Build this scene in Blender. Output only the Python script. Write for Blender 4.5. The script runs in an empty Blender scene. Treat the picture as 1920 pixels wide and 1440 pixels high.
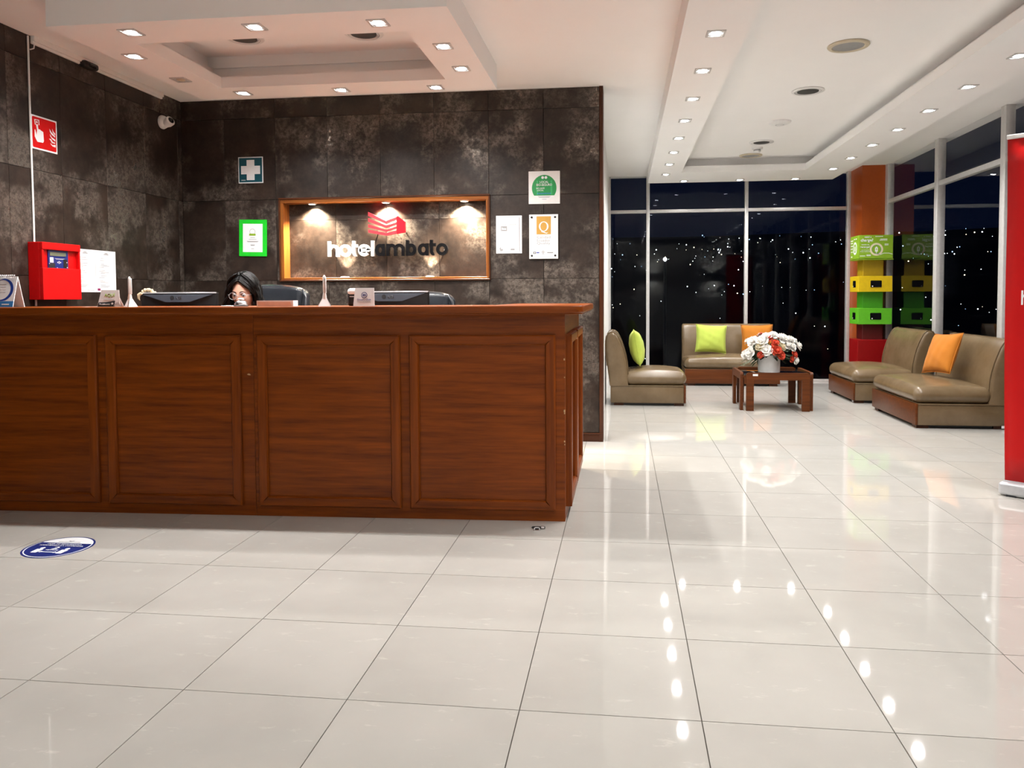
import bpy, bmesh, math, random
from mathutils import Vector, Matrix
random.seed(11)
sc = bpy.context.scene
COL = sc.collection
PI = math.pi
R = math.radians

# ------------------------------------------------------------------ camera
def set_camera():
    yaw, pitch, roll = -.1201, -.0414, -.0044
    f = Vector((math.sin(yaw)*math.cos(pitch), math.cos(yaw)*math.cos(pitch), math.sin(pitch)))
    r = Vector((math.cos(yaw), -math.sin(yaw), 0)); u = r.cross(f)
    r2 = r*math.cos(roll)+u*math.sin(roll); u2 = u*math.cos(roll)-r*math.sin(roll)
    cam = bpy.data.cameras.new('camera'); o = bpy.data.objects.new('camera', cam); COL.objects.link(o)
    m = Matrix((r2, u2, -f)).transposed().to_4x4(); m.translation = Vector((.2858, -2.0741, 1.154))
    o.matrix_world = m
    cam.sensor_width = 36; cam.lens = 1435.1/1920*36
    cam.shift_x = (960-994.37)/1920; cam.shift_y = (615.98-720)/1920
    cam.clip_start = .05; cam.clip_end = 3000
    sc.camera = o
set_camera()

# ------------------------------------------------------------------ world (night sky) and exposure
w = bpy.data.worlds.new('night'); sc.world = w; w.use_nodes = True
w.node_tree.nodes['Background'].inputs[0].default_value = (.06, .12, .42, 1)
w.node_tree.nodes['Background'].inputs[1].default_value = .014
vs = sc.view_settings
vs.view_transform = 'Standard'; vs.look = 'None'; vs.gamma = 1; vs.use_curve_mapping = False
vs.exposure = 0.66
sc.cycles.max_bounces = 7; sc.cycles.diffuse_bounces = 4; sc.cycles.glossy_bounces = 3; sc.cycles.transparent_max_bounces = 12
SPOT_W = 46          # each recessed downlight
NICHE_W = 175
FILL_SCONCE_W = 26        # added fill sconces, unseen behind the camera

# ------------------------------------------------------------------ node helpers and materials
def nodes(name):
    m = bpy.data.materials.new(name); m.use_nodes = True
    nt = m.node_tree; b = nt.nodes['Principled BSDF']
    return m, nt, b
def N(nt, t, **kw):
    n = nt.nodes.new(t)
    for k, v in kw.items():
        if k.startswith('i_'):
            n.inputs[k[2:].replace('_', ' ')].default_value = v
        else: setattr(n, k, v)
    return n
def ramp(nt, fac, stops):
    n = N(nt, 'ShaderNodeValToRGB'); e = n.color_ramp.elements
    while len(e) < len(stops): e.new(.5)
    for i, (p, c) in enumerate(stops):
        e[i].position = p; e[i].color = (*c, 1)
    nt.links.new(fac, n.inputs[0]); return n.outputs[0]
def noise(nt, scale, vec=None, detail=6, rough=.6):
    n = N(nt, 'ShaderNodeTexNoise'); n.inputs['Scale'].default_value = scale
    n.inputs['Detail'].default_value = detail; n.inputs['Roughness'].default_value = rough
    if vec: nt.links.new(vec, n.inputs['Vector'])
    return n.outputs['Fac']
def coords(nt, scale=(1, 1, 1), perobj=0, kind='Object'):
    t = N(nt, 'ShaderNodeTexCoord'); mp = N(nt, 'ShaderNodeMapping')
    mp.inputs['Scale'].default_value = scale
    nt.links.new(t.outputs[kind], mp.inputs['Vector'])
    if perobj:
        oi = N(nt, 'ShaderNodeObjectInfo'); mu = N(nt, 'ShaderNodeMath', operation='MULTIPLY')
        mu.inputs[1].default_value = perobj; nt.links.new(oi.outputs['Random'], mu.inputs[0])
        nt.links.new(mu.outputs[0], mp.inputs['Location'])
    return mp.outputs[0]
def bump(nt, b, h, strength=.2, dist=.01):
    n = N(nt, 'ShaderNodeBump'); n.inputs['Strength'].default_value = strength; n.inputs['Distance'].default_value = dist
    nt.links.new(h, n.inputs['Height']); nt.links.new(n.outputs[0], b.inputs['Normal'])
def plain(name, c, rough=.5, metal=0, spec=.5, var=.06, scale=30, coat=0, emit=0):
    m, nt, b = nodes(name)
    f = noise(nt, scale, coords(nt), 4)
    c2 = tuple(min(1, x*(1+var)) for x in c); c1 = tuple(x*(1-var) for x in c)
    nt.links.new(ramp(nt, f, [(.3, c1), (.7, c2)]), b.inputs['Base Color'])
    b.inputs['Roughness'].default_value = rough; b.inputs['Metallic'].default_value = metal
    b.inputs['Specular IOR Level'].default_value = spec
    b.inputs['Coat Weight'].default_value = coat
    if emit:
        b.inputs['Emission Color'].default_value = (*c, 1); b.inputs['Emission Strength'].default_value = emit
    return m
def emitter(name, c, s):
    m, nt, b = nodes(name)
    nt.nodes.remove(b); e = N(nt, 'ShaderNodeEmission'); e.inputs[0].default_value = (*c, 1); e.inputs[1].default_value = s
    nt.links.new(e.outputs[0], nt.nodes['Material Output'].inputs[0]); return m
def wood(name, grain, dark, light, rough=.36, coat=.03, freq=1.0):
    m, nt, b = nodes(name)
    s = [36*freq, 36*freq, 36*freq]; s['xyz'.index(grain)] = 1.5*freq
    v = coords(nt, tuple(s), perobj=9)
    f1 = noise(nt, 1.0, v, 7, .58)
    s2 = [150, 150, 150]; s2['xyz'.index(grain)] = 6
    f2 = noise(nt, 1.0, coords(nt, tuple(s2), perobj=5), 3)
    mx = N(nt, 'ShaderNodeMath', operation='MULTIPLY_ADD'); mx.inputs[1].default_value = .35
    nt.links.new(f2, mx.inputs[0]); nt.links.new(f1, mx.inputs[2])
    mid = tuple((a+c)/2 for a, c in zip(dark, light))
    nt.links.new(ramp(nt, mx.outputs[0], [(.34, dark), (.62, mid), (.98, light)]), b.inputs['Base Color'])
    b.inputs['Roughness'].default_value = rough; b.inputs['Coat Weight'].default_value = coat
    b.inputs['Coat Roughness'].default_value = .2; b.inputs['Specular IOR Level'].default_value = .22
    bump(nt, b, f2, .06, .002)
    return m
def floor_tile_mat():
    m, nt, b = nodes('polished cream porcelain')
    v = coords(nt, (1, 1, 1), perobj=40)
    f1 = noise(nt, 2.2, v, 6, .55)
    mp = coords(nt, (9, 22, 9), perobj=17)
    f2 = noise(nt, 1, mp, 8, .7)
    a = ramp(nt, f1, [(.3, (.435, .418, .385)), (.7, (.49, .472, .438))])
    c = ramp(nt, f2, [(.60, (0, 0, 0)), (.72, (.10, .10, .09))])
    mx = N(nt, 'ShaderNodeMix', data_type='RGBA', blend_type='ADD'); mx.inputs[0].default_value = 1
    nt.links.new(a, mx.inputs[6]); nt.links.new(c, mx.inputs[7])
    nt.links.new(mx.outputs[2], b.inputs['Base Color'])
    b.inputs['Roughness'].default_value = .035; b.inputs['Specular IOR Level'].default_value = .5
    return m
def wall_tile_mat():
    m, nt, b = nodes('oxidised dark porcelain')
    v = coords(nt, (1, 1, 1), perobj=3)
    big = noise(nt, 2.3, v, 3, .55); fine = noise(nt, 34, v, 10, .75); med = noise(nt, 7, v, 7, .7)
    def mr(f, a0, a1, b0, b1):
        n = N(nt, 'ShaderNodeMapRange', interpolation_type='SMOOTHSTEP')
        for i, q in enumerate((a0, a1, b0, b1)): n.inputs[i+1].default_value = q
        nt.links.new(f, n.inputs[0]); return n.outputs[0]
    def mul(f, g):
        n = N(nt, 'ShaderNodeMath', operation='MULTIPLY'); nt.links.new(f, n.inputs[0]); nt.links.new(g, n.inputs[1]); return n.outputs[0]
    cloud = mul(mr(big, .44, .68, .03, 1), mr(med, .36, .62, .15, 1)); mask = mul(cloud, mr(fine, .40, .60, .12, 1))
    base = ramp(nt, med, [(.3, (.008, .0048, .0034)), (.7, (.034, .0205, .0142))])
    mx = N(nt, 'ShaderNodeMix', data_type='RGBA'); nt.links.new(mask, mx.inputs[0]); nt.links.new(base, mx.inputs[6]); mx.inputs[7].default_value = (.28, .245, .21, 1)
    nt.links.new(mx.outputs[2], b.inputs['Base Color'])
    nt.links.new(mr(mask, 0, 1, .40, .21), b.inputs['Roughness']); nt.links.new(mr(mask, 0, .8, .05, .78), b.inputs['Metallic'])
    b.inputs['Specular IOR Level'].default_value = .4
    bump(nt, b, fine, .12, .003)
    return m
def leather(name, c1, c2, rough=.36):
    m, nt, b = nodes(name)
    f = noise(nt, 5, coords(nt), 5); g = N(nt, 'ShaderNodeTexVoronoi'); g.inputs['Scale'].default_value = 260
    nt.links.new(coords(nt), g.inputs['Vector'])
    nt.links.new(ramp(nt, f, [(.3, c1), (.7, c2)]), b.inputs['Base Color'])
    b.inputs['Roughness'].default_value = rough
    bump(nt, b, g.outputs['Distance'], .12, .002)
    return m
def fabric(name, c):
    m, nt, b = nodes(name)
    f = noise(nt, 240, coords(nt), 3); g = noise(nt, 6, coords(nt), 4)
    nt.links.new(ramp(nt, g, [(.3, tuple(x*.85 for x in c)), (.7, c)]), b.inputs['Base Color'])
    b.inputs['Roughness'].default_value = .85; b.inputs['Sheen Weight'].default_value = .05
    bump(nt, b, f, .3, .002); return m
def glass_mat(name, tint=(1, 1, 1), ior=1.5):
    m, nt, b = nodes(name); nt.nodes.remove(b)
    t = N(nt, 'ShaderNodeBsdfTransparent'); t.inputs[0].default_value = (*tint, 1)
    g = N(nt, 'ShaderNodeBsdfGlossy'); g.inputs['Roughness'].default_value = 0.0; g.inputs[0].default_value = (.9, .95, 1, 1)
    fr = N(nt, 'ShaderNodeFresnel'); fr.inputs[0].default_value = ior
    mx = N(nt, 'ShaderNodeMixShader'); ge = N(nt, 'ShaderNodeNewGeometry'); mu = N(nt, 'ShaderNodeMath', operation='SUBTRACT'); mu.use_clamp = True
    nt.links.new(fr.outputs[0], mu.inputs[0]); nt.links.new(ge.outputs['Backfacing'], mu.inputs[1])
    nt.links.new(mu.outputs[0], mx.inputs[0]); nt.links.new(t.outputs[0], mx.inputs[1]); nt.links.new(g.outputs[0], mx.inputs[2])
    nt.links.new(mx.outputs[0], nt.nodes['Material Output'].inputs[0]); return m

WD, WL = (.068, .0100, .0006), (.310, .068, .0042)
M = dict(
    floor=floor_tile_mat(), grout=plain('dark grout', (.10, .09, .075), .9),
    wtile=wall_tile_mat(), wgrout=plain('black wall joint', (.012, .010, .009), .9),
    ceil=plain('white ceiling paint', (.94, .93, .92), .8, var=.01, scale=3),
    white=plain('white wall paint', (.80, .79, .77), .7, var=.02),
    wx=wood('stained cherry along x', 'x', WD, WL), wy=wood('stained cherry along y', 'y', WD, WL), wz=wood('stained cherry along z', 'z', WD, WL),
    wtrim=wood('dark trim wood', 'z', (.022, .006, .002), (.085, .026, .009)), wtrimx=wood('dark trim wood x', 'x', (.022, .006, .002), (.085, .026, .009)),
    nx=wood('niche frame wood x', 'x', (.085, .022, .004), (.29, .095, .018)), nz=wood('niche frame wood z', 'z', (.085, .022, .004), (.29, .095, .018)),
    tx=wood('teak x', 'x', (.036, .0090, .0016), (.145, .038, .0065), freq=1.4), tz=wood('teak z', 'z', (.036, .0090, .0016), (.145, .038, .0065), freq=1.4),
    ty=wood('teak y', 'y', (.036, .0090, .0016), (.145, .038, .0065), freq=1.4),
    alu=plain('aluminium profile', (.62, .61, .60), .45, .35), steel=plain('brushed steel', (.7, .7, .72), .25, 1),
    glass=glass_mat('window glass', ior=1.3), smoked=plain('dark glass table top', (.006, .006, .007), .04, spec=.6),
    leather=leather('taupe leather', (.125, .082, .040), (.175, .120, .066), .27), black_leather=leather('black leather', (.012, .014, .018), (.022, .025, .03), .2),
    lime=fabric('lime velvet', (.47, .58, .085)), orange=fabric('orange velvet', (.49, .158, .003)),
    lamp=emitter('lamp glow', (1, .98, .95), 45), wlamp=emitter('warm lamp glow', (1, .86, .66), 22),
    black=plain('black plastic', (.008, .008, .009), .35), dark=plain('dark grey plastic', (.03, .032, .036), .4), grey=plain('grey', (.30, .30, .30), .5),
    lgrey=plain('light grey print', (.55, .55, .56), .6), mgrey=plain('mid grey print', (.22, .22, .23), .6),
    paper=plain('white paper', (.80, .81, .83), .7, var=.02), plastic=plain('white plastic', (.80, .80, .79), .4, var=.02),
    beige=plain('beige plastic', (.58, .51, .38), .5), mesh_d=plain('dark grille', (.05, .05, .048), .6),
    red=plain('signal red paint', (.56, .003, .004), .4, spec=.25), dred=plain('dark red paint', (.26, .003, .004), .4, spec=.3), bred=plain('banner red', (.47, .0025, .003), .42, var=.03, scale=2, spec=.3),
    pink=plain('rose red acrylic', (.72, .05, .07), .3), logo=plain('bright red acrylic', (.78, .015, .03), .25),
    orangep=plain('orange paint', (.42, .075, .006), .35), orange2=plain('orange vinyl', (.62, .17, .02), .35), maroon=plain('maroon paint', (.12, .012, .010), .4),
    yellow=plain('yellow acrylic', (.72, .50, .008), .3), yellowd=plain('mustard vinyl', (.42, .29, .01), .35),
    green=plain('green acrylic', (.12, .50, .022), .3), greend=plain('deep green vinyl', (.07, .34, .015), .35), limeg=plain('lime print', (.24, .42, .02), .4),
    teal=plain('teal print', (.004, .075, .105), .4), vgreen=plain('vivid green acrylic', (.012, .56, .025), .3), egreen=plain('emerald print', (.012, .29, .07), .45),
    egreen2=plain('light emerald print', (.04, .42, .13), .45), blue=plain('blue print', (.010, .045, .30), .4), navy=plain('navy print', (.006, .02, .16), .35), sky=plain('calendar blue', (.03, .20, .52), .5),
    gold=plain('ochre print', (.52, .29, .05), .5), letter_w=plain('white acrylic letter', (.85, .85, .85), .3), letter_b=plain('black acrylic letter', (.006, .006, .007), .12, coat=.5),
    lcd=plain('grey lcd', (.13, .15, .10), .3), purple=plain('plum print', (.25, .02, .10), .5),
    slate=plain('slate grey plastic', (.075, .09, .115), .3), silver=plain('silver plastic', (.55, .56, .58), .3, .3), chip=plain('bare wood chip', (.62, .42, .22), .8),
    skin=plain('skin', (.58, .31, .22), .5, var=.05), lips=plain('lips', (.42, .10, .09), .4), hair=plain('black hair', (.0035, .003, .0027), .36, var=.3, spec=.22), iris=plain('iris', (.05, .025, .012), .1),
    eye=plain('eye white', (.75, .72, .70), .15), cloth=plain('black jacket cloth', (.014, .015, .02), .8), blouse=plain('white blouse', (.7, .7, .7), .8),
    petal_w=plain('white petal', (.86, .84, .80), .6, var=.04), petal_r=plain('coral red petal', (.62, .07, .03), .6, var=.25), petal_c=plain('cream petal', (.74, .66, .46), .6, var=.05),
    leaf=plain('dark leaf', (.018, .055, .016), .5, var=.4), leaf2=plain('grey green leaf', (.20, .30, .20), .6, var=.2), vase=plain('marbled white ceramic', (.72, .72, .71), .35, var=.10, scale=9),
    soil=plain('hillside', (.008, .010, .012), .95), peach=plain('peach card', (.80, .55, .45), .6), lens=plain('lens black', (.004, .004, .005), .05),
    tan=plain('tan velvet scrunchie', (.60, .47, .30), .9),
)

# ------------------------------------------------------------------ object helpers
def tag(o, label=None, cat=None, group=None, kind=None):
    if label: o['label'] = label
    if cat: o['category'] = cat
    if group: o['group'] = group
    if kind: o['kind'] = kind
    return o
def empty(name, loc=(0, 0, 0), rot=(0, 0, 0), label=None, cat=None, group=None, kind=None):
    o = bpy.data.objects.new(name, None); COL.objects.link(o); o.location = loc; o.rotation_euler = rot
    o.empty_display_size = .05
    return tag(o, label, cat, group, kind)
def done(name, bm, mat, parent=None, smooth=True, ang=38):
    bmesh.ops.recalc_face_normals(bm, faces=bm.faces[:])
    me = bpy.data.meshes.new(name); bm.to_mesh(me); bm.free()
    for mm in (mat if isinstance(mat, (list, tuple)) else [mat]): me.materials.append(M[mm] if isinstance(mm, str) else mm)
    if smooth:
        me.polygons.foreach_set('use_smooth', [True]*len(me.polygons)); me.set_sharp_from_angle(angle=R(ang))
    o = bpy.data.objects.new(name, me); COL.objects.link(o)
    if parent: o.parent = parent
    return o
def copy_tree(o, parent=None):
    c = o.copy(); COL.objects.link(c); c.parent = parent
    for ch in [x for x in bpy.data.objects if x.parent == o]: copy_tree(ch, c)
    return c
def BM(): return bmesh.new()
def bx(bm, x0, x1, y0, y1, z0, z1, bev=0, seg=2, T=None):
    vs_ = bmesh.ops.create_cube(bm, size=1)['verts']
    for v in vs_:
        v.co = Vector((x0 if v.co.x < 0 else x1, y0 if v.co.y < 0 else y1, z0 if v.co.z < 0 else z1))
        if T: v.co = T @ v.co
    if bev:
        es = list({e for v in vs_ for e in v.link_edges})
        bmesh.ops.bevel(bm, geom=es, offset=bev, segments=seg, affect='EDGES', profile=.5)
    return bm
def box(name, x0, x1, y0, y1, z0, z1, mat, parent=None, bev=0, seg=2):
    return done(name, bx(BM(), x0, x1, y0, y1, z0, z1, bev, seg), mat, parent, smooth=bev > 0)
def prism(bm, pts, f0, f1):
    a = [bm.verts.new(f0(p)) for p in pts]; b = [bm.verts.new(f1(p)) for p in pts]
    n = len(pts)
    bm.faces.new(a); bm.faces.new(b[::-1])
    for i in range(n): bm.faces.new((a[i], b[i], b[(i+1) % n], a[(i+1) % n]))
    return bm
def lathe(bm, prof, seg=32, c=(0, 0, 0), T=None):
    rings = []
    for r, z in prof:
        if r < 1e-6: rings.append([bm.verts.new((c[0], c[1], c[2]+z))])
        else: rings.append([bm.verts.new((c[0]+r*math.cos(2*PI*k/seg), c[1]+r*math.sin(2*PI*k/seg), c[2]+z)) for k in range(seg)])
    for a, b in zip(rings, rings[1:]):
        for k in range(seg):
            q = [a[k % len(a)], a[(k+1) % len(a)], b[(k+1) % len(b)], b[k % len(b)]]
            q = list(dict.fromkeys(q))
            if len(q) > 2: bm.faces.new(q)
    if T:
        for rg in rings:
            for v in rg: v.co = T @ v.co
    return bm
def tube(bm, path, r, seg=8, closed=False, flat=1.0):
    P = [Vector(p) for p in path]; n = len(P); rings = []; up = Vector((0, 0, 1)); prev = None
    for i, p in enumerate(P):
        if closed: t = P[(i+1) % n]-P[i-1]
        else: t = P[min(i+1, n-1)]-P[max(i-1, 0)]
        t.normalize()
        if prev is None:
            s = t.cross(up)
            if s.length < .05: s = t.cross(Vector((1, 0, 0)))
        else: s = prev - t*prev.dot(t)
        s.normalize(); prev = s; b = t.cross(s)
        rr = r[i] if isinstance(r, (list, tuple)) else r
        rings.append([bm.verts.new(p+s*math.cos(2*PI*k/seg)*rr+b*math.sin(2*PI*k/seg)*rr*flat) for k in range(seg)])
    m = n if closed else n-1
    for i in range(m):
        a, b = rings[i], rings[(i+1) % n]
        for k in range(seg): bm.faces.new((a[k], a[(k+1) % seg], b[(k+1) % seg], b[k]))
    if not closed: bm.faces.new(rings[0]); bm.faces.new(rings[-1][::-1])
    return bm
def ball(bm, c, r, seg=16, rings=10, sc_=(1, 1, 1), T=None):
    vs_ = bmesh.ops.create_uvsphere(bm, u_segments=seg, v_segments=rings, radius=r)['verts']
    for v in vs_:
        v.co = Vector((v.co.x*sc_[0], v.co.y*sc_[1], v.co.z*sc_[2]))
        if T: v.co = T @ v.co
        v.co += Vector(c)
    return bm
def rbox(bm, x0, x1, y0, y1, z0, z1, r, bulge=0, m=5, k=8, side=0):
    H = Vector(((x1-x0)/2, (y1-y0)/2, (z1-z0)/2)); Cn = Vector(((x0+x1)/2, (y0+y1)/2, (z0+z1)/2))
    r = min(r, H.x, H.y, H.z)
    def ax(h):
        a = [-h+r*i/m for i in range(m)]; s = [-(h-r)+2*(h-r)*i/k for i in range(k+1)]
        return a+s+[h-r*i/m for i in range(m-1, -1, -1)]
    def place(p):
        q = Vector([max(-(H[i]-r), min(H[i]-r, p[i])) for i in range(3)]); d = p-q
        if d.length > 1e-9: p = q+d.normalized()*r
        ux, uy, uz = p.x/H.x, p.y/H.y, p.z/H.z
        p = p.copy()
        if uz > 0: p.z += bulge*uz*max(0, 1-ux*ux)**.7*max(0, 1-uy*uy)**.7
        p.y += side*uy*max(0, 1-ux*ux)*max(0, 1-uz*uz); p.x += side*ux*max(0, 1-uy*uy)*max(0, 1-uz*uz)
        return p+Cn
    A = [ax(H[i]) for i in range(3)]
    for d in range(3):
        e, f = (d+1) % 3, (d+2) % 3
        for sgn in (-1, 1):
            g = []
            for a in A[e]:
                row = []
                for b in A[f]:
                    p = Vector((0, 0, 0)); p[d] = sgn*H[d]; p[e] = a; p[f] = b
                    row.append(bm.verts.new(place(p)))
                g.append(row)
            for i in range(len(g)-1):
                for j in range(len(g[0])-1): bm.faces.new((g[i][j], g[i+1][j], g[i+1][j+1], g[i][j+1]))
    bmesh.ops.remove_doubles(bm, verts=bm.verts[:], dist=1e-5)
    return bm
# --- flat printing on boards: local x = right, local z = up, local -y = towards the viewer
def d_poly(bm, pts, y, t=.0006):
    return prism(bm, pts, lambda p: (p[0], y, p[1]), lambda p: (p[0], y-t, p[1]))
def d_rect(bm, u0, u1, v0, v1, y, t=.0006): return d_poly(bm, [(u0, v0), (u1, v0), (u1, v1), (u0, v1)], y, t)
def d_disc(bm, u, v, r, y, t=.0006, seg=40, ry=None):
    return d_poly(bm, [(u+r*math.cos(2*PI*k/seg), v+(ry or r)*math.sin(2*PI*k/seg)) for k in range(seg)], y, t)
def d_ring(bm, u, v, r0, r1, y, t=.0006, seg=40, a0=0, a1=2*PI):
    n = seg
    for k in range(n):
        A = a0+(a1-a0)*k/n; B = a0+(a1-a0)*(k+1)/n
        d_poly(bm, [(u+r0*math.cos(A), v+r0*math.sin(A)), (u+r1*math.cos(A), v+r1*math.sin(A)), (u+r1*math.cos(B), v+r1*math.sin(B)), (u+r0*math.cos(B), v+r0*math.sin(B))], y, t)
    return bm
def d_text(name, s, u, v, h, y, mat, parent, width=None, t=.0006, bold=0, align='CENTER', shear=0):
    cu = bpy.data.curves.new('t', 'FONT'); cu.body = s; cu.size = 1; cu.align_x = 'LEFT'; cu.extrude = 0; cu.offset = bold; cu.shear = shear
    cu.resolution_u = 3
    ob = bpy.data.objects.new('t', cu); me = bpy.data.meshes.new_from_object(ob)
    bpy.data.objects.remove(ob); bpy.data.curves.remove(cu)
    bm = BM(); bm.from_mesh(me); bpy.data.meshes.remove(me)
    xs = [q.co.x for q in bm.verts]; ys = [q.co.y for q in bm.verts]
    w_, h_ = max(xs)-min(xs), max(ys)-min(ys)
    sy = h/h_; sx = (width/w_) if width else sy
    x0 = min(xs); y0 = min(ys); W_ = w_*sx
    off = {'CENTER': -W_/2, 'LEFT': 0, 'RIGHT': -W_}[align]
    for q in bm.verts: q.co = Vector((u+off+(q.co.x-x0)*sx, y, v+(q.co.y-y0)*sy))
    ex = bmesh.ops.extrude_face_region(bm, geom=bm.faces[:])
    for g in ex['geom']:
        if isinstance(g, bmesh.types.BMVert): g.co.y -= t
    return done(name, bm, mat, parent, smooth=False)
def stroke(bm, path, wd, f0, f1, closed=False):
    P = [Vector(p) for p in path]; n = len(P); L, Rr = [], []
    for i in range(n):
        if closed: a, b = P[i]-P[i-1], P[(i+1) % n]-P[i]
        else: a = P[i]-P[i-1] if i else P[1]-P[0]; b = P[i+1]-P[i] if i < n-1 else P[-1]-P[-2]
        a.normalize(); b.normalize(); t = (a+b)
        t = t.normalized() if t.length > .1 else a
        nn = Vector((-t.y, t.x)); k = wd/2/max(.5, nn.dot(Vector((-a.y, a.x))))
        L.append(P[i]+nn*k); Rr.append(P[i]-nn*k)
    m = n if closed else n-1
    for i in range(m):
        j = (i+1) % n
        prism(bm, [L[i], L[j], Rr[j], Rr[i]], f0, f1)
    return bm

# ------------------------------------------------------------------ room shell
CEIL, FB = 2.795, 2.625              # ceiling height, underside of the dropped borders
XL, YB, YW, XR, YF = -3.383, 4.0, 8.6, 3.6, -4.6
# floor: slab with separate tiles
fl = box('floor', XL-.2, XR+.2, YF-.2, YW+.3, -.12, -.004, 'grout'); tag(fl, 'polished cream tiled lobby floor with fine dark joints', None, kind='structure')
tile_me = None
rest = BM()
for i in range(-7, 8):
    for j in range(-10, 18):
        x0, x1, y0, y1 = i*.5, i*.5+.5, j*.5, j*.5+.5
        x0 = max(x0, XL); x1 = min(x1, XR+.02); y1 = min(y1, YW+.1)
        if x1-x0 < .03 or y1-y0 < .03: continue
        if y0 > YB+.05 and x1 < .15: continue
        g = .0016
        if y0 < -1.01:
            bx(rest, x0+g, x1-g, y0+g, y1-g, -.0035, 0); continue
        full = abs(x1-x0-.5) < 1e-6 and abs(y1-y0-.5) < 1e-6
        if full and tile_me:
            o = bpy.data.objects.new('tile', tile_me); COL.objects.link(o); o.parent = fl
        else:
            b = bx(BM(), g, x1-x0-g, g, y1-y0-g, -.0035, 0); o = done('tile', b, 'floor', fl, smooth=False)
            if full: tile_me = o.data
        o.location = (x0, y0, 0)
o = done('tile_field', rest, 'floor', fl, smooth=False); tag(o, kind='stuff')

# dark tiled walls
ROWS = [.07, .632, 1.299, 1.966, 2.637, CEIL]
wb = box('wall_back', XL-.15, .10, YB+.012, YB+.10, 0, CEIL+.06, 'wgrout'); tag(wb, 'dark oxidised tile wall behind the reception desk', kind='structure')
# the back wall is a frame around the niche: rebuild with an opening
b = BM()
NX0, NX1, NZ0, NZ1, NY = -2.523, -.777, 1.303, 1.963, YB+.105
bx(b, XL-.15, NX0, YB+.012, YB+.2, 0, CEIL+.06); bx(b, NX1, .10, YB+.012, YB+.2, 0, CEIL+.06)
bx(b, NX0, NX1, YB+.012, YB+.2, 0, NZ0); bx(b, NX0, NX1, YB+.012, YB+.2, NZ1, CEIL+.06); bx(b, NX0, NX1, NY+.012, YB+.2, NZ0, NZ1)
me = bpy.data.meshes.new('wall_back'); b.to_mesh(me); b.free(); me.materials.append(M['wgrout']); wb.data = me
COLS = [XL, -3.009, -2.562, -2.116, -1.668, -1.223, -.777, -.337, .103]
def wtile(p, x0, x1, y0, y1, z0, z1, ax_):
    g = .0012; b = BM()
    if ax_ == 'y': bx(b, x0+g, x1-g, y0, y1, z0+g, z1-g, .0012, 1)
    else: bx(b, x0, x1, y0+g, y1-g, z0+g, z1-g, .0012, 1)
    return done('tile', b, 'wtile', p, smooth=False)
for r_ in range(5):
    for c in range(8):
        x0, x1, z0, z1 = COLS[c], COLS[c+1], ROWS[r_], ROWS[r_+1]
        if r_ == 2 and 2 <= c <= 5:
            if c == 2: wtile(wb, x0, NX0, YB, YB+.012, z0, z1, 'y')
            continue
        wtile(wb, x0, x1, YB, YB+.012, z0, z1, 'y')
# tiles at the back of the niche (joints seen behind the lettering)
for x0, x1 in ((NX0+.02, -2.09), (-2.09, -1.655), (-1.655, -1.21), (-1.21, NX1-.02)):
    for z0, z1 in ((NZ0+.01, 1.80), (1.80, NZ1-.02)): wtile(wb, x0, x1, NY, NY+.011, z0, z1, 'y')
wl = box('wall_left', XL-.15, XL-.012, YF, YB, 0, CEIL+.06, 'wgrout'); tag(wl, 'dark oxidised tile wall on the left', kind='structure')
ys = [3.94-.445*k for k in range(20)]; ys = [YB]+[y for y in ys if y > YF]+[YF]
for r_ in range(5):
    for y1, y0 in zip(ys, ys[1:]): wtile(wl, XL-.012, XL, y0, y1, ROWS[r_], ROWS[r_+1], 'x')
b = bx(BM(), XL, .134, YB-.014, YB, 0, .07, .004); bx(b, XL, .134, YB-.018, YB, .058, .07, .003)
bb = done('baseboard_back', b, 'wtrimx'); tag(bb, 'brown wooden baseboard under the dark tile wall', kind='structure')
b = bx(BM(), .103, .134, YB-.016, YB+.21, 0, CEIL, .004)
tr = done('trim_1', b, 'wtrim'); tag(tr, 'dark brown wooden corner trim at the end of the tile wall', kind='structure')
ws = box('wall_side', -.1, .10, YB+.2, YW+.1, 0, CEIL+.06, 'white'); tag(ws, 'white wall returning from the tile wall to the back window', kind='structure')
wf = box('wall_front', XL-.15, XR+.15, YF-.15, YF, 0, CEIL+.06, 'white'); tag(wf, 'white wall behind the camera', kind='structure')

# ceiling with opening above the reception border
HX0, HX1, HY0, HY1, HT = -2.66, -.75, 1.98, 3.16, 2.875
b = BM()
for x0, x1, y0, y1 in ((XL-.15, HX0, YF-.15, YB+.2), (HX1, XR+.15, YF-.15, YB+.2), (HX0, HX1, YF-.15, HY0), (HX0, HX1, HY1, YB+.2), (-.1, XR+.15, YB+.2, YW+.15)):
    bx(b, x0, x1, y0, y1, CEIL, CEIL+.2)
bx(b, HX0-.01, HX1+.01, HY0-.01, HY1+.01, HT, HT+.1)
ce = done('ceiling', b, 'ceil', smooth=False); tag(ce, 'white plaster ceiling', kind='structure')
def ring(bm, o, i, z0, z1):
    (a0, a1, c0, c1), (p0, p1, q0, q1) = o, i
    bx(bm, a0, p0, c0, c1, z0, z1); bx(bm, p1, a1, c0, c1, z0, z1)
    bx(bm, p0, p1, c0, q0, z0, z1); bx(bm, p0, p1, q1, c1, z0, z1)
def border(name, o, i, label):
    b = BM(); ring(b, o, i, FB, FB+.075)
    g = .12; ring(b, o, (i[0]-g, i[1]+g, i[2]-g, i[3]+g), FB+.075, CEIL)
    x = done(name, b, 'ceil', smooth=False); tag(x, label, kind='structure'); return x
LO, LI = (-2.81, -.60, 1.785, 3.345), (-2.505, -.905, 2.115, 3.055)
RO, RI = (.612, 2.925, -3.6, 8.09), (.98, 2.41, -3.2, 7.27)
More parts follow.
